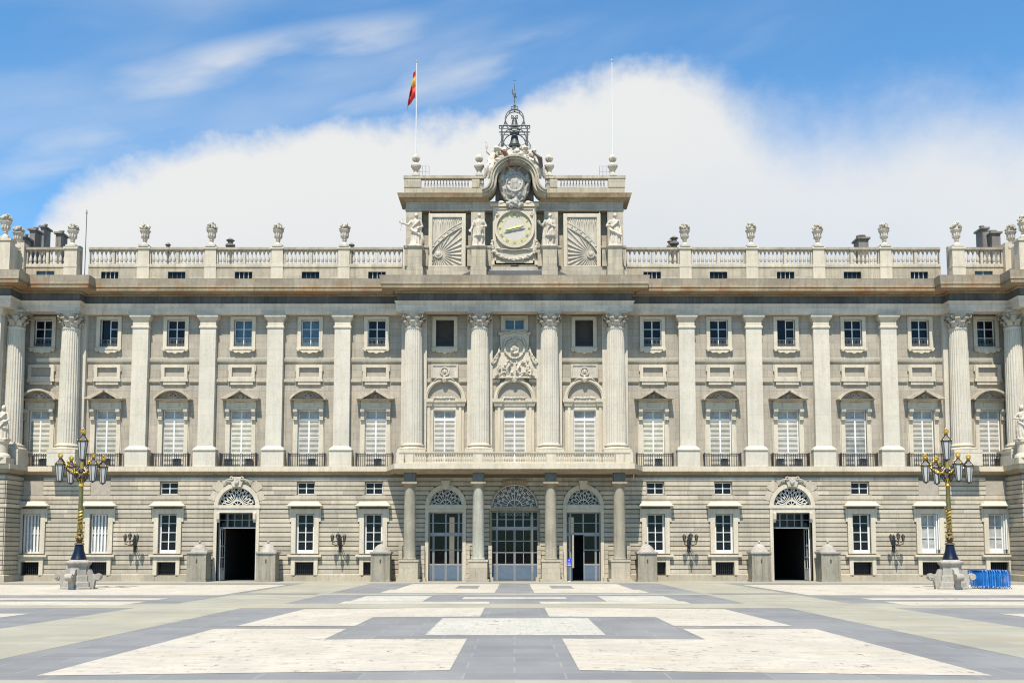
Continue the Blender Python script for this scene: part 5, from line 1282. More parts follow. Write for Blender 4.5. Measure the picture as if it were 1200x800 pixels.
def statue(label, loc, v, h=2.9, rz=0, cat='statue', group='standing stone statues', mat='statue'):
    """stone figure, base unit about 1.9 m tall then scaled to height h"""
    mb = MB(); mb.box(-.36, .36, -.30, .30, 0, .1); rnd = random.Random(v)
    con = .05 * (1 if v % 2 else -1)       # contrapposto
    def fold(cx, cy, prof, nf, amp, ph):
        n = 40; vs = []
        for i, (rx, ry, z, dx) in enumerate(prof):
            for k in range(n):
                a = 2 * math.pi * k / n; q = 1 + amp * (1 - i / len(prof)) * math.sin(nf * a + ph + z * 2.2) + amp * .5 * math.sin((nf + 4) * a + ph * 2)
                vs.append((cx + dx + rx * q * math.cos(a), cy + ry * q * math.sin(a), z))
        m = len(prof); mb.add(vs, [(i * n + k, i * n + (k + 1) % n, (i + 1) * n + (k + 1) % n, (i + 1) * n + k) for i in range(m - 1) for k in range(n)] + [tuple(range(n - 1, -1, -1)), tuple((m - 1) * n + k for k in range(n))])
    if v % 3 == 1:    # soldier: tunic to the knee, bare legs
        for sg in (-1, 1):
            limb(mb, [(sg * .12, -.02, .12), (sg * .12 + con, 0, .50), (sg * .10 + con, 0, .95)], [.065, .085, .12]); mb.ell((sg * .13, -.08, .12), (.06, .14, .05), 8, 6)
        fold(0, 0, [(.27, .20, .62, con), (.24, .19, .8, con), (.21, .17, 1.0, con * .6), (.18, .14, 1.15, 0), (.23, .15, 1.35, 0), (.20, .13, 1.5, 0), (.09, .08, 1.56, 0)], 9, .10, v)
        fold(-.04, .10, [(.36, .12, .12, 0), (.36, .12, .5, 0), (.32, .12, 1.0, 0), (.26, .10, 1.45, 0)], 8, .12, v + 2)
    else:
        fold(0, 0, [(.32, .26, .1, 0), (.30, .24, .3, con * .5), (.28, .22, .6, con), (.27, .2, .85, con), (.24, .19, 1.0, con * .6), (.18, .14, 1.16, 0), (.22, .15, 1.34, 0), (.20, .13, 1.5, 0), (.09, .08, 1.56, 0)], 11, .13, v)
        mb.tube([(-.26, -.1, 1.0), (-.05, -.24, .82), (.22, -.2, .66), (.3, -.02, .5)], [.07, .08, .08, .05], 8)
        mb.tube([(.2, -.1, 1.48), (.0, -.2, 1.22), (-.22, -.12, 1.0)], [.06, .07, .06], 8)
    mb.ell((0, 0, 1.42), (.245, .13, .12), 12, 8)
    limb(mb, [(0, 0, 1.5), (0, -.01, 1.62)], [.075, .065])
    hx = .03 * (1 if v % 2 else -1)
    mb.ell((hx, -.02, 1.75), (.092, .11, .135), 12, 10); mb.ell((hx, -.13, 1.74), (.018, .03, .03), 6, 5); mb.ell((hx, .02, 1.79), (.108, .115, .125), 12, 9, .35, v)
    if v % 3 != 1: mb.ell((hx, .09, 1.68), (.09, .07, .13), 8, 6, .3, v)
    for k in range(5 if v % 2 == 0 else 0): mb.ell((hx + .09 * math.cos(k * .78), -.02, 1.86 + .02 * (k % 2)), (.03, .03, .06), 6, 5)
    sets = {0: ([(-.24, 0, 1.45), (-.40, -.05, 1.22), (-.66, -.16, 1.30)], [(.24, 0, 1.45), (.36, .02, 1.16), (.20, -.20, 1.05)]),
            1: ([(-.24, 0, 1.45), (-.36, .0, 1.14), (-.42, -.16, .95)], [(.24, 0, 1.45), (.40, .04, 1.2), (.24, -.16, 1.12)]),
            2: ([(-.24, 0, 1.45), (-.38, 0, 1.2), (-.52, -.2, 1.28)], [(.24, 0, 1.45), (.30, .0, 1.14), (.02, -.22, 1.2)]),
            3: ([(-.24, 0, 1.45), (-.42, .02, 1.2), (-.22, -.16, 1.16)], [(.24, 0, 1.45), (.34, .0, 1.14), (.34, -.1, .86)]),
            4: ([(-.24, 0, 1.45), (-.5, -.02, 1.62), (-.62, -.04, 1.92)], [(.24, 0, 1.45), (.34, .0, 1.14), (.2, -.2, 1.0)])}[v % 5]
    for arm in sets:
        limb(mb, arm, [.085, .065, .045]); d = Vector(arm[2]) - Vector(arm[1]); hand(mb, Vector(arm[2]) + d.normalized() * .06, d)
    if v % 5 == 0: mb.tube([(-.8, -.16, .9), (-.72, -.18, 1.34), (-.66, -.2, 1.6)], .022, 6); mb.ell((.34, .0, .45), (.13, .15, .34), 9, 8, .3, 2)
    if v % 5 == 3: mb.tube([(.36, -.14, .1), (.36, -.14, 1.1)], .03, 6)
    o = mb.build('statue', mat); remesh(o, .022, .018, 9, v, h / 1.92)
    o.location = loc; o.rotation_euler.z = rz; return tag(o, label, cat, group)
sty = T - 1.05
for off, v, lab in ((-116, 5, 'stone statue with outstretched arm at the outer left edge of the attic'), (-42, 1, 'stone soldier statue with hand on hip left of the clock'),
                    (41.0, 7, 'stone robed statue with raised forearm right of the clock'), (117, 3, 'stone robed statue with folded arm at the outer right edge of the attic')):
    X = tx(off, 270, sty); zt = Zp(289, sty - .3)
    mb = MB(); w = .62
    mb.box(X - w - .08, X + w + .08, sty - .62, T, zA, Zp(313, sty - .5)); mb.box(X - w, X + w, sty - .54, T, Zp(313, sty - .5) + .002, zt - .22); mb.sweep([(X - w, T), (X - w, sty - .54), (X + w, sty - .54), (X + w, T)], [(-.4, zt - .22), (.04, zt - .22), (.12, zt - .08), (.14, zt), (-.4, zt)])
    mb.box(X - w - .42, X + w + .42, T - .38, T, tz(313), tz(292)); mb.box(X - w - .5, X + w + .5, T - .46, T, tz(292) + .002, tz(289.5))
    mb.build('statue_pedestal', 'parapet', palace)
    statue(lab, (X, sty, zt), v, h=(Zp(249.5, sty) - zt))
# reclining winged figures on the hood
for sg, lab in ((-1, 'winged stone figure with raised arm seated left on the arched crest'), (1, 'winged stone figure leaning right on the arched crest')):
    mb = MB(); X = sg * 1.9; Z = tz(203)
    limb(mb, [(X + sg * .1, T - .5, Z + .9), (X - sg * .05, T - .5, Z + 1.35)], [.36, .32]); mb.ell((X - sg * .12, T - .55, Z + 1.85), (.17, .19, .23), 10, 8, .2, 1); mb.ell((X - sg * .12, T - .73, Z + 1.83), (.03, .05, .05), 6, 5)
    limb(mb, [(X + sg * .05, T - .6, Z + .8), (X + sg * .45, T - .8, Z + .3), (X + sg * .75, T - .6, Z - .6)], [.30, .24, .14])
    limb(mb, [(X - sg * .1, T - .7, Z + .7), (X + sg * .15, T - .95, Z + .1), (X + sg * .4, T - .75, Z - .7)], [.28, .22, .12])
    if sg < 0: arm = [(X - .2, T - .5, Z + 1.45), (X - .55, T - .6, Z + 1.75), (X - .62, T - .6, Z + 2.35)]
    else: arm = [(X - .2, T - .55, Z + 1.45), (X - .5, T - .8, Z + 1.1), (X - .85, T - .8, Z + 1.0)]
    limb(mb, arm, [.13, .10, .07]); d = Vector(arm[2]) - Vector(arm[1]); hand(mb, Vector(arm[2]) + d.normalized() * .1, d, 1.5)
    arm = [(X + sg * .15, T - .5, Z + 1.4), (X + sg * .5, T - .6, Z + 1.0), (X + sg * .35, T - .85, Z + .7)]; limb(mb, arm, [.13, .10, .07]); hand(mb, Vector(arm[2]), (Vector(arm[2]) - Vector(arm[1])), 1.5)
    for k in range(6): mb.tube([(X + sg * (.1 * k - .1), T - .75, Z + .9 - .05 * k), (X + sg * (.2 + .1 * k), T - .85, Z + .2), (X + sg * (.3 + .1 * k), T - .7, Z - .5)], [.08, .09, .05], 6)
    o = mb.build('winged_figure', 'statue'); remesh(o, .04, .05, 5, sg + 4); tag(o, lab, 'statue', 'winged figures on the arched crest')
    mb = MB(); bx, bz = (-1.0, tz(176.5, T - 1)) if sg < 0 else (1.75, tz(177, T - 1))
    for k in range(8):
        t = k / 7; root = (bx + t * .35 - .2, T - 1.3, bz - .1 - .35 * t)
        tip = (root[0] + (.55 - .2 * t if sg < 0 else .75 - .15 * t), T - 1.25, root[2] - (.75 + .35 * t if sg < 0 else 1.6 - .5 * t)); mid_ = ((root[0] + tip[0]) / 2 + .15, T - 1.4, (root[2] + tip[2]) / 2 + .2)
        mb.tube([root, mid_, tip], [.09, .12, .03], 6)
    mb.build('wing', 'redfeather' if sg < 0 else 'darkfeather', o)
# edge statues in front of the pavilions
for s, v, lab in ((-1, 9, 'stone statue on a pedestal at the far left corner pavilion'), (1, 8, 'stone statue on a pedestal at the far right corner pavilion')):
    yv = PV - .25; X = s * Xp(600 if s < 0 else 595, 495, yv); zt = Zp(516, yv)
    mb = MB(); mb.box(X - .7, X + .7, yv - .55, PV + .6, z1, z1 + .5); mb.lathe(X, yv, [(.75, z1 + .5), (.7, z1 + .7), (.5, z1 + .9), (.5, zt - .3), (.62, zt - .12), (.62, zt)], 20); mb.build('corner_statue_pedestal', 'trim', palace)
    statue(lab, (X, yv, zt), v, h=Zp(474.5, yv) - zt, group='corner pavilion statues')

# ------------------------------------------------------------------ bell frame and bells
bz = lambda py: Zp(py, T)
bf = thing('bell_cage', 'openwork iron bell cage with spire above the clock', 'bell cage', (0, T + .3, bz(178.5)))
b0 = bz(178.5); rz_ = lambda py: bz(py) - b0
mb = MB(); W2 = tx(15.0, 165)
for sx in (-1, 1):
    for sy in (-1, 1):
        mb.tube([(sx * W2, sy * .7, 0), (sx * W2, sy * .7, rz_(150))], .075, 6)
    mb.tube([(sx * W2, -.7, rz_(150)), (sx * W2, .7, rz_(150))], .06, 6)
    mb.tube([(sx * W2 * 1.18, -.7, rz_(149)), (sx * W2 * 1.18, -.7, rz_(153))], .05, 5); mb.tube([(sx * W2 * 1.3, -.7, 0), (sx * W2 * 1.22, -.7, rz_(172)), (sx * W2, -.7, rz_(166))], .035, 5)
for sy in (-1, 1):
    mb.tube([(-W2 * 1.22, sy * .7, rz_(149.5)), (W2 * 1.22, sy * .7, rz_(149.5))], .07, 6); mb.tube([(-W2 * 1.15, sy * .7, rz_(153)), (W2 * 1.15, sy * .7, rz_(153))], .04, 6)
    mb.tube([(1.04 * math.cos(a), sy * .7, rz_(165) + 1.04 * math.sin(a)) for a in [2 * math.pi * k / 24 for k in range(24)]], .055, 5, closed=True)
mb.box(-W2 * 1.3, W2 * 1.3, -.8, .8, 0, .09)
for k in range(10): mb.tube([(-1.3 + k * .29, -.82, .05), (-1.3 + k * .29, -.82, .45)], .02, 4)
mb.tube([(-1.5, -.82, .45), (1.5, -.82, .45)], .025, 4)
mb.build('lower_cage', 'greyiron', bf)
mb = MB(); rr_ = .83
for sy in (-1, 1): mb.tube([(rr_ * math.cos(a), sy * .3, rz_(139) + rr_ * 1.05 * math.sin(a)) for a in [2 * math.pi * k / 24 for k in range(24)]], .05, 5, closed=True)
for sx in (-1, 1):
    mb.tube([(sx * W2, 0, rz_(150)), (sx * 1.0, 0, rz_(147)), (sx * .86, 0, rz_(141)), (sx * .82, 0, rz_(137))], .05, 5)
    mb.tube([(sx * .0, 0, rz_(127)), (sx * .35, 0, rz_(128)), (sx * .5, 0, rz_(131))], .05, 5)
    mb.tube([(sx * .05, 0, rz_(124)), (sx * .28, 0, rz_(123.5)), (sx * .3, 0, rz_(126)), (sx * .1, 0, rz_(126.5))], .05, 5)
    mb.tube([(sx * .05, 0, rz_(135)), (sx * .3, 0, rz_(134)), (sx * .28, 0, rz_(136.2)), (sx * .05, 0, rz_(137))], .05, 5)
    mb.tube([(sx * .05, 0, rz_(148)), (sx * .5, 0, rz_(151)), (sx * .2, 0, rz_(154))], .07, 5)
mb.build('upper_cage', 'greyiron', bf)
mb = MB(); mb.lathe(0, 0, [(.06, rz_(129)), (.07, rz_(124)), (.12, rz_(122)), (.05, rz_(120)), (.05, rz_(113)), (.11, rz_(112)), (.04, rz_(110)), (.035, rz_(104)), (.02, rz_(96))], 8)
mb.tube([(-.22, 0, rz_(106)), (-.15, 0, rz_(109)), (.05, 0, rz_(110)), (.2, 0, rz_(113))], .05, 5); mb.tube([(-.18, 0, rz_(103)), (-.2, 0, rz_(106))], .04, 5); mb.tube([(-.15, 0, rz_(93.0)), (.15, 0, rz_(93.0))], .02, 4)
mb.ell((0, 0, rz_(108.5)), (.14, .1, .28), 8, 6, .6, 2)
mb.build('spire', 'greyiron', bf)
def bell(zt, zb, r, lab):
    h = zt - zb; o = thing('bell', lab, 'bell', (0, T + .3, zb), 0, 'bells in the iron cage')
    mb = MB(); mb.lathe(0, 0, [(r, 0), (r * .98, h * .05), (r * .76, h * .2), (r * .62, h * .5), (r * .55, h * .75), (r * .45, h * .84), (r * .18, h * .9), (r * .12, h)], 20); mb.build('bell_body', 'bronze', o, smooth=True)
    mb = MB(); mb.box(-r * .8, r * .8, -.08, .08, h * .96, h * 1.08); mb.build('headstock', 'greyiron', o)
bell(bz(155), bz(169.5), tx(7.2, 165), 'large bronze bell in the lower tier of the cage'); bell(bz(137), bz(146.8), tx(5.2, 145), 'small bronze bell in the upper ring of the cage')
mb = MB(); mb.box(-.4, .4, T - .1, T + .7, bz(178.5) + .1, bz(176)); mb.lathe(0, T + .3, [(.3, bz(176)), (.2, bz(173)), (.26, bz(171)), (.1, bz(170))], 10); mb.build('bell_pedestal', 'trim', palace)

# ------------------------------------------------------------------ flagpoles and flag
for off, top, lab in ((-115.8, 70, 'slim white flagpole carrying the red and yellow flag'), (115.2, 69, 'slim bare white flagpole on the right end of the attic')):
    x = tx(off, 150); o = thing('flagpole', lab, 'flagpole', (x, T + .35, tz(207)), 0, 'flagpoles on the clock attic'); h = Zp(top, T) - tz(207)
    mb = MB(); mb.tube([(0, 0, 0), (0, 0, h * .5), (0, 0, h)], [.05, .042, .032], 8); mb.build('pole', 'whitepaint', o)
    mb = MB(); mb.ell((0, 0, h), (.1, .1, .1), 8, 6); mb.tube([(-.25, 0, h + .12), (.25, 0, h + .12)], .02, 4); mb.tube([(0, 0, h), (0, 0, h + .35)], .02, 4); mb.build('finial', 'steel', o)
    mb = MB(); q = 1 if off < 0 else -1
    for k in range(4): mb.tube([(q * .5 * k * .6 + q * .3, 0, 0), (q * .5 * k * .6 + q * .3, 0, 1.1)], .02, 4)
    mb.tube([(q * .3, 0, 1.1), (q * 1.2, 0, 1.1)], .02, 4); mb.tube([(q * .3, 0, .6), (q * 1.2, 0, .6)], .02, 4); mb.build('guard_rail', 'steel', o)
# drooping flag: horizontal bands hang as three lengthwise strips
xf = tx(-115.8, 105); yf = T + .30; A = Zp(81, T); Bz = Zp(133, T)
fl = MB(); nU, nV = 24, 30; V_ = []
for j in range(nV + 1):
    t = j / nV
    for i in range(nU + 1):
        u = i / nU     # u: along fly
        # hoist edge along the pole from A down 2.4 m; the fly falls down and left
        hz = A - t * 2.55; fx = xf - .06 - u * (.12 + .62 * t ** .8) - .10 * math.sin(u * 3); fz = hz - u * (1.15 + .55 * (1 - t) - .3 * abs(t - .75)) * (.35 + .65 * t) - .1 * u * math.sin(t * 7)
        fy = yf - .06 + .16 * math.sin(u * 9 + t * 4) * u ** .5 + .06 * math.sin(t * 14)
        V_.append((fx, fy, max(fz, Bz + .0)))
fl.add(V_, [(j * (nU + 1) + i, j * (nU + 1) + i + 1, (j + 1) * (nU + 1) + i + 1, (j + 1) * (nU + 1) + i) for j in range(nV) for i in range(nU)])
flag = fl.build('flag', 'red', None, smooth=True); flag.data.materials.append(MT['yellow'])
for k, p in enumerate(flag.data.polygons):
    j, i = divmod(k, nU)
    if .2 * nV <= j < .5 * nV: p.material_index = 1
sm = flag.modifiers.new('thickness', 'SOLIDIFY'); sm.thickness = .012
tag(flag, 'limp red and yellow striped flag hanging from the left flagpole', 'flag')

# ------------------------------------------------------------------ chimneys and rod on the roof
def chimney(px, ptop, w, n=1, Y=5.0, lab='chimney', wide=1.0):
    x = Xp(px - PX0, 285, Y); zt = Zp(ptop, Y); zb = zC2 + .2
    mb = MB(); hw = w / 2
    if n == 0:      # small pot
        mb.lathe(x, Y, [(hw * .6, zb), (hw * .6, zt - .9), (hw, zt - .75), (hw, zt - .6), (hw * .55, zt - .5), (hw * .55, zt - .3), (hw * .9, zt - .2), (hw * .4, zt)], 12)
    else:
        mb.box(x - hw, x + hw, Y - .7, Y + .7, zb, zt - .55); mb.box(x - hw - .15, x + hw + .15, Y - .85, Y + .85, zt - .55, zt - .38)
        for k in range(n):
            xx = x - hw + w * (k + .5) / n; mb.lathe(xx, Y, [(w / n * .36, zt - .38), (w / n * .36, zt - .18), (w / n * .5, zt - .14), (w / n * .5, zt - .04), (w / n * .3, zt)], 10)
        mb.box(x - hw * .6, x - hw * .2, Y - .72, Y - .7, zt - 1.6, zt - 1.2)
    return mb.build('chimney', 'chimney', palace)
chimney(41.5, 266, .5, 2); chimney(53, 262.5, .34, 1, 7.5); chimney(72, 270, .5, 2); chimney(31, 274, .3, 1, 3.5)
chimney(197, 284.5, .6, 0, 2); chimney(270, 279.5, .9, 0, 3); chimney(412, 285, .7, 0, 2); chimney(790, 277, .9, 0, 3); chimney(786, 281, .8, 0, 4); chimney(1009, 276, .9, 1, 3)
chimney(1151, 264.5, .5, 1); chimney(1163.5, 269.5, .8, 3, 4.2)
x = Xp(101 - PX0, 270, 1.0); mb = MB(); zb = zC2 + .2; zt = Zp(246, 1.0); mb.tube([(x, 1, zb), (x, 1, zt)], .035, 6); mb.tube([(x - .12, 1, zt - .3), (x, 1, zt - .15), (x + .12, 1, zt - .3)], .02, 4); mb.ell((x, 1, zt - .35), (.07, .07, .07), 6, 5)
tag(mb.build('lightning_rod', 'greyiron'), 'thin metal rod standing on the roof near the left end', 'lightning rod')

# ------------------------------------------------------------------ air conditioners on the balconies
ac0 = None
acs = [(50, 'far left shaded balcony'), (124.5, 'second balcony from the left'), (207, 'balcony left of the left portal'), (268, 'balcony above the left portal, left one'), (292, 'balcony above the left portal, right one'), (365, 'balcony right of the left portal'), (443, 'balcony just left of the portico'),
       (772, 'balcony just right of the portico'), (849, 'balcony left of the right portal'), (914, 'balcony above the right portal, left one'), (935.5, 'balcony above the right portal, right one'), (1012, 'balcony right of the right portal'), (1170, 'far right balcony')]
for px, where in acs:
    x = Xp(px - PX0, 540, -.4); lab = 'dark air conditioner box behind the railing of the ' + where
    if ac0 is None:
        ac0 = thing('air_conditioner', lab, 'air conditioner', (x, -.42, z1), 0, 'air conditioners on the balconies')
        mb = MB(); mb.box(-.30, .30, -.16, .16, .06, .70); mb.box(-.27, -.2, -.14, .14, 0, .06); mb.box(.2, .27, -.14, .14, 0, .06); mb.build('casing', 'ac', ac0)
        mb = MB(); mb.ring(0, .38, .2, .23, -.18, -.16, 0, 6.28, 16)
        for k in range(6): mb.box(-.2, .2, -.175, -.165, .22 + k * .06, .235 + k * .06)
        mb.build('fan_grille', 'greyiron', ac0)
    else: a = dup(ac0); a.location.x = x; a['label'] = lab

# ------------------------------------------------------------------ wall sconces
sc0 = None
for px, where in ((157, 'left of the left portal'), (398, 'between the left portal and the portico'), (807.5, 'between the portico and the right portal'), (1048, 'right of the right portal')):
    x = Xp(px - PX0, 630, Gd - .4); lab = 'three armed iron wall lantern on the rusticated wall ' + where
    if sc0 is None:
        sc0 = thing('wall_lantern', lab, 'wall lantern', (x, Gd - .08, gz(633)), 0, 'iron wall lanterns on the ground storey')
        mb = MB(); mb.box(-.12, .12, -.1, 0.0, -.85, .35); mb.ell((0, -.16, -.1), (.16, .14, .5), 9, 8, .5, 2); mb.ell((0, -.12, -.8), (.12, .1, .22), 8, 6, .4, 1); mb.build('bracket', 'iron', sc0)
        for sg, yy, zz in ((-1, -.95, .0), (1, -.95, .0), (0, -1.25, .1)):
            cx_ = sg * .52
            mb = MB(); mb.tube([(0, -.15, -.25), (cx_ * .5, yy * .6, -.42), (cx_, yy, -.3), (cx_, yy, zz - .05)], .035, 6); mb.tube([(0, -.15, .1), (cx_ * .5, yy * .55, -.05), (cx_ * .9, yy * .95, -.2)], .025, 5); mb.build('arm', 'iron', sc0)
            mb = MB()
            for k in range(6):
                a = k * math.pi / 3; mb.tube([(cx_ + .09 * math.cos(a), yy + .09 * math.sin(a), zz), (cx_ + .16 * math.cos(a), yy + .16 * math.sin(a), zz + .38)], .014, 4)
            mb.lathe(cx_, yy, [(.1, zz - .04), (.1, zz)], 6); mb.lathe(cx_, yy, [(.18, zz + .38), (.1, zz + .46), (.03, zz + .56)], 6); ln_ = mb.build('lantern', 'iron', sc0)
            mb = MB(); mb.lathe(cx_, yy, [(.075, zz), (.145, zz + .37)], 6); mb.build('glass', 'smokedglass', ln_)
    else: a = dup(sc0); a.location.x = x; a['label'] = lab

# ------------------------------------------------------------------ guard piers
gp0 = None
for px, where in ((233.5, 'left of the left portal'), (314, 'right of the left portal'), (447, 'just left of the portico'), (757.5, 'just right of the portico'), (890, 'left of the right portal'), (970.5, 'right of the right portal')):
    Y = Gd - 1.3; x = Xp(px - PX0, 660, Y); lab = 'stone guard pier with domed cap and ball finial ' + where
    if gp0 is None:
        gp0 = thing('guard_pier', lab, 'stone pier', (x, Y, .012), 0, 'stone guard piers along the facade')
        zt = Zp(646.5, Y); w = .78
        mb = MB(); mb.box(-w - .08, w + .08, -w - .08, w + .08, 0, .16); mb.box(-w, w, -w, w, .16, zt - .2)
        for sg in (-1, 1): mb.box(sg * (w - .16), sg * (w + .03), -w - .03, -w + .02, .16, zt - .2)
        mb.build('shaft', 'pier', gp0)
        mb = MB(); mb.box(-.06, .06, -w - .01, -w + .01, zt - .95, zt - .62); mb.build('loophole', 'black', gp0)
        mb = MB(); mb.box(-w - .06, w + .06, -w - .06, w + .06, zt - .2, zt - .12); mb.box(-w - .12, w + .12, -w - .12, w + .12, zt - .118, zt)
        mb.lathe(0, 0, [(.78, zt), (.70, zt + .12), (.62, zt + .28), (.48, zt + .46), (.3, zt + .60), (.12, zt + .68)], 20); mb.build('cap', 'lampstone', gp0, smooth=True)
        mb = MB(); mb.lathe(0, 0, [(.06, zt + .66), (.06, zt + .74)], 10); mb.ell((0, 0, zt + .84), (.11, .11, .12), 10, 8); mb.build('finial', 'lampstone', gp0, smooth=True)
    else: a = dup(gp0); a.location.x = x; a['label'] = lab

# ------------------------------------------------------------------ big lamp posts
LY = ground(91, 690)[1]; lz = lambda py: Zp(py, LY)
def lantern_mb(cx, cy, zt, h, r):
    """hexagonal tapering lantern: frame, glass, crown builders; zt = shoulder height"""
    fr, gl, cr = MB(), MB(), MB(); zb = zt - h
    for k in range(6):
        a = k * math.pi / 3; b = a + math.pi / 3
        fr.tube([(cx + r * .55 * math.cos(a), cy + r * .55 * math.sin(a), zb), (cx + r * math.cos(a), cy + r * math.sin(a), zt)], .026, 5)
        fr.tube([(cx + r * math.cos(a), cy + r * math.sin(a), zt), (cx + r * math.cos(b), cy + r * math.sin(b), zt)], .03, 5); fr.tube([(cx + r * .55 * math.cos(a), cy + r * .55 * math.sin(a), zb), (cx + r * .55 * math.cos(b), cy + r * .55 * math.sin(b), zb)], .028, 5)
    fr.lathe(cx, cy, [(r * 1.1, zt), (r * 1.12, zt + .04), (r * .7, zt + h * .2), (r * .4, zt + h * .3), (r * .3, zt + h * .42)], 6)
    fr.lathe(cx, cy, [(r * .1, zb - .12), (r * .5, zb)], 6)
    gl.lathe(cx, cy, [(r * .52, zb + .01), (r * .95, zt - .005)], 6)
    for k in range(6): a = k * math.pi / 3; cr.ell((cx + r * 1.02 * math.cos(a), cy + r * 1.02 * math.sin(a), zt + .09), (.05, .05, .09), 6, 5)
    zc = zt + h * .42
    cr.lathe(cx, cy, [(r * .34, zc), (r * .45, zc + .06), (r * .5, zc + .14), (r * .3, zc + .2)], 10)
    for k in range(6): a = k * math.pi / 3; cr.tube([(cx + r * .45 * math.cos(a), cy + r * .45 * math.sin(a), zc + .1), (cx + r * .5 * math.cos(a), cy + r * .5 * math.sin(a), zc + .24), (cx, cy, zc + .34)], .03, 5)
    cr.ell((cx, cy, zc + .38), (.05, .05, .06), 6, 5)
    return fr, gl, cr
def lamp_post(X, lab, rot):
    o = thing('lamp_post', lab, 'lamp post', (X, LY, 0), rot, 'tall gilded lamp posts on the plaza')
    mb = MB(); zt = lz(655.5)
    mb.lathe(0, 0, [(1.1, 0), (1.1, .14), (.98, .16), (.96, .5), (.84, .54), (.82, .92), (.74, .96), (.68, zt - .45), (.74, zt - .38), (.84, zt - .26), (.86, zt - .16), (.66, zt - .05), (.56, zt)], 8, rot=math.pi / 8)
    ped = mb.build('pedestal', 'lampstone', o)
    for k in range(4):
        a = k * math.pi / 2 + math.pi / 4 * 0 ; mb = MB(); ca, sa = math.cos(a), math.sin(a)
        prof = [(.6, .0), (1.12, .0), (1.16, .30), (1.2, .55), (1.42, .62), (1.60, .80), (1.56, 1.02), (1.38, 1.10), (1.2, .98), (1.0, 1.05), (.86, 1.35), (.6, 1.4)]
        w_ = .17; n = len(prof); vs = [(ca * q - sa * w_, sa * q + ca * w_, z) for q, z in prof] + [(ca * q + sa * w_, sa * q - ca * w_, z) for q, z in prof]
        mb.add(vs, [tuple(range(n)), tuple(range(2 * n - 1, n - 1, -1))] + [((i + 1) % n, i, n + i, n + (i + 1) % n) for i in range(n)])
        c_ = Vector((ca * 1.40, sa * 1.40, .86)); t_ = Vector((-sa, ca, 0))
        mb.tube([c_ - t_ * .26, c_ + t_ * .22], .22, 12); mb.tube([c_ - t_ * .26, c_ + t_ * .26], .1, 10)
        mb.build('scroll_buttress', 'lampstone', o)
    mb = MB(); zn = lz(638.5); mb.lathe(0, 0, [(.52, zt), (.54, zt + .06), (.46, zt + .25), (.34, zt + .6), (.28, zn)], 20); mb.build('base', 'navy', o, smooth=True)
    mb = MB(); mb.lathe(0, 0, [(.24, zn), (.34, zn + .05), (.32, zn + .12), (.16, zn + .2), (.22, zn + .35), (.28, zn + .5), (.15, zn + .7), (.22, zn + .8), (.17, zn + .92), (.16, zn + 1.1), (.19, zn + 1.3), (.14, lz(613))], 16); mb.build('shaft', 'iron', o); mb = MB(); mb.lathe(0, 0, [(.26, zn + .06), (.345, zn + .07), (.345, zn + .12), (.26, zn + .13)], 16); mb.lathe(0, 0, [(.16, zn + .74), (.235, zn + .78), (.235, zn + .83), (.16, zn + .86)], 14)
    for k in range(10): a = k * math.pi / 5; mb.ell((.16 * math.cos(a), .16 * math.sin(a), zn + .35), (.05, .05, .1), 6, 5); mb.ell((.15 * math.cos(a), .15 * math.sin(a), zn + 1.0), (.035, .035, .07), 6, 5)
    for k in range(12): a = k * math.pi / 6; mb.ell((.24 * math.cos(a), .24 * math.sin(a), zn + .5 + .1 * (k % 2)), (.05, .05, .12), 6, 5); mb.ell((.17 * math.cos(a), .17 * math.sin(a), zn + 1.25), (.03, .03, .2), 6, 5)
    mb.build('gilded_collar', 'gold', o)
    mb = MB(); za, zb = lz(613), lz(565)
    mb.lathe(0, 0, [(.14, za), (.13, lz(598)), (.17, lz(597)), (.15, lz(596)), (.14, zb)], 16); mb.build('pole', 'olivegold', o, smooth=True)
    mb = MB()
    for q in range(2):
        pts = []
        for k in range(40): t = k / 39; a = t * 4 * math.pi + q * math.pi; pts.append((.14 * math.cos(a), .14 * math.sin(a), za + (lz(598) - za) * t))
        mb.tube(pts, .05, 5)
    mb.lathe(0, 0, [(.15, zb - .3), (.2, zb - .2), (.15, zb - .1), (.18, zb), (.24, zb + .25), (.14, zb + .5), (.2, zb + .7), (.12, zb + .9), (.1, lz(541))], 14)
    mb.build('gilded_spiral', 'gold', o); mb = MB(); mb.lathe(0, 0, [(.16, zb + .1), (.26, zb + .3), (.15, zb + .55), (.22, zb + .72), (.13, zb + .95)], 10)
    for k in range(8): a = k * math.pi / 4; mb.tube([(.15 * math.cos(a), .15 * math.sin(a), zb), (.40 * math.cos(a), .44 * math.sin(a), zb + .35), (.3 * math.cos(a), .3 * math.sin(a), zb + .65), (.46 * math.cos(a), .46 * math.sin(a), zb + .85)], .04, 5)
    mb.build('scrollwork', 'iron', o)
    zarm = zb + .75
    for k in range(4):
        a = R(27) + k * math.pi / 2; rr = 1.55; ca, sa = math.cos(a), math.sin(a)
        mb = MB(); zl = lz(546)
        mb.tube([(ca * .2, sa * .2, zarm), (ca * .6, sa * .6, zarm - .25), (ca * 1.1, sa * 1.1, zarm + .05), (ca * 1.25, sa * 1.25, zarm + .55), (ca * rr, sa * rr, zl + .55)], .045, 6)
        mb.tube([(ca * .3, sa * .3, zarm + .4), (ca * .7, sa * .7, zarm + .15), (ca * .95, sa * .95, zarm + .35), (ca * .8, sa * .8, zarm + .5), (ca * .7, sa * .7, zarm + .4)], .035, 5)
        ar = mb.build('arm', 'iron', o)
        mb = MB()
        for q in range(6): t = q / 5; mb.ell((ca * (.35 + .8 * t), sa * (.35 + .8 * t), zarm + .0 + .35 * t * t - .1), (.09, .09, .08), 6, 5, .6, q)
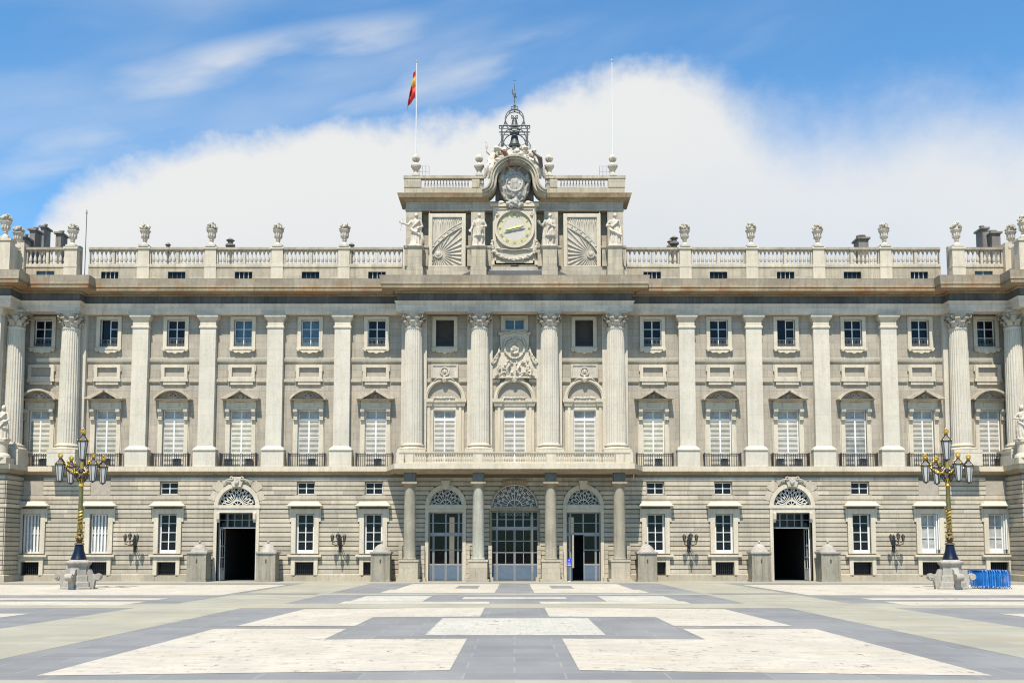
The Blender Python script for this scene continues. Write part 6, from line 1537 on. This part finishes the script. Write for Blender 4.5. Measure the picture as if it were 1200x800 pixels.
        mb.ell((ca * 1.0, sa * 1.0, zarm + .6), (.1, .1, .14), 7, 5, .6, 4); mb.build('gilded_leaves', 'gold', ar)
        fr, gl, cr = lantern_mb(ca * rr, sa * rr, zl, lz(546) - lz(564.5), .305)
        l_ = fr.build('lantern', 'iron', o); gl.build('glass', 'lampglass', l_); cr.build('crown', 'gold', l_)
    fr, gl, cr = lantern_mb(0, 0, lz(517), lz(517) - lz(538), .335); l_ = fr.build('lantern', 'iron', o); gl.build('glass', 'lampglass', l_); cr.build('crown', 'gold', l_)
    return o
xl = ground(91, 690)[0]
lp = lamp_post(xl, 'gilded five lantern lamp post on a scrolled stone base, standing left on the plaza', 0)
rp = dup(lp); rp.location.x = -xl
for lamp, q in ((lp, R(23)), (rp, R(-23))):
    for ch in lamp.children:
        if ch.name.split('.')[0] in ('arm', 'lantern'): ch.rotation_euler.z = q
rp; rp['label'] = 'gilded five lantern lamp post on a scrolled stone base, beside the blue barriers'

# ------------------------------------------------------------------ stacked blue barriers
bx0, by0 = ground(1144, 689.5); bx1 = ground(1175, 689.5)[0]; nb = 13; b0_ = None
for i in range(nb):
    x = bx0 + (bx1 - bx0) * i / (nb - 1)
    lab = 'blue steel crowd barrier in the middle of the tight stack beside the right lamp'
    if i == 0: lab = 'blue crowd barrier at the lamp end of the stack, its bar jutting left'
    if i == nb - 1: lab = 'last blue crowd barrier, at the right end of the stack'
    if b0_ is None:
        b0_ = thing('crowd_barrier', lab, 'barrier', (x, by0, .012), R(4), 'blue crowd barriers stacked by the lamp')
        mb = MB(); Lh = 1.0; ht = 1.28
        mb.tube([(0, -Lh, .25), (0, -Lh, ht - .1), (0, -Lh + .1, ht), (0, Lh - .1, ht), (0, Lh, ht - .1), (0, Lh, .25), (0, Lh - .05, .2), (0, -Lh + .05, .2)], .028, 6, closed=True); mb.build('frame', 'blue', b0_)
        mb = MB()
        for k in range(18): y = -Lh + .12 + k * .115; mb.tube([(0, y, .2), (0, y, ht)], .017, 5)
        mb.build('bars', 'blue', b0_)
        for yy in (-.8, .8):
            mb = MB(); mb.tube([(-.22, yy, .02), (-.16, yy, .1), (0, yy, .22), (.16, yy, .1), (.22, yy, .02)], .022, 6); mb.build('foot', 'blue' if yy < 0 else 'steel', b0_)
    else: a = dup(b0_); a.location.x = x; a.location.y = by0 + random.uniform(-.08, .08); a.rotation_euler.z = R(4 + random.uniform(-2.5, 2.5)); a.rotation_euler.y = R(random.uniform(-3, 3)); a['label'] = lab
    if i:
        for ch in a.children:
            if not ch.name.startswith('foot') or True: ch.data = ch.data.copy(); ch.data.materials[0] = MT['blue%d' % (i % 3)] if 'blue' in ch.data.materials[0].name else ch.data.materials[0]
# ------------------------------------------------------------------ door sign
sx_, sy_ = Xp(667 - PX0, 660, -1.6), -1.6
o = thing('information_sign', 'small blue sign with white print on a thin stand by the open portico door', 'sign', (sx_, sy_, .012))
mb = MB(); z_a, z_b = Zp(664, sy_), Zp(655.5, sy_)
mb.box(-.22, .22, -.02, .02, z_a, z_b); mb.prism_y([(.22 * math.cos(a), z_b + .10 * math.sin(a)) for a in [math.pi * k / 10 for k in range(11)]], -.02, .02); mb.build('board', 'signblue', o)
mb = MB(); mb.box(-.14, .14, -.03, -.021, z_a + .12, z_a + .17); mb.box(-.12, .12, -.03, -.021, z_a + .24, z_a + .27); mb.box(-.14, .14, -.03, -.021, z_a + .33, z_a + .36); mb.disc(0, z_b - .06, .05, -.03, -.021, 10); mb.build('print', 'whitepaint', o)
mb = MB(); mb.tube([(0, 0, .02), (0, 0, z_a)], .02, 6); mb.lathe(0, 0, [(.2, 0), (.18, .03)], 14); mb.build('stand', 'steel', o)

finish_remesh()
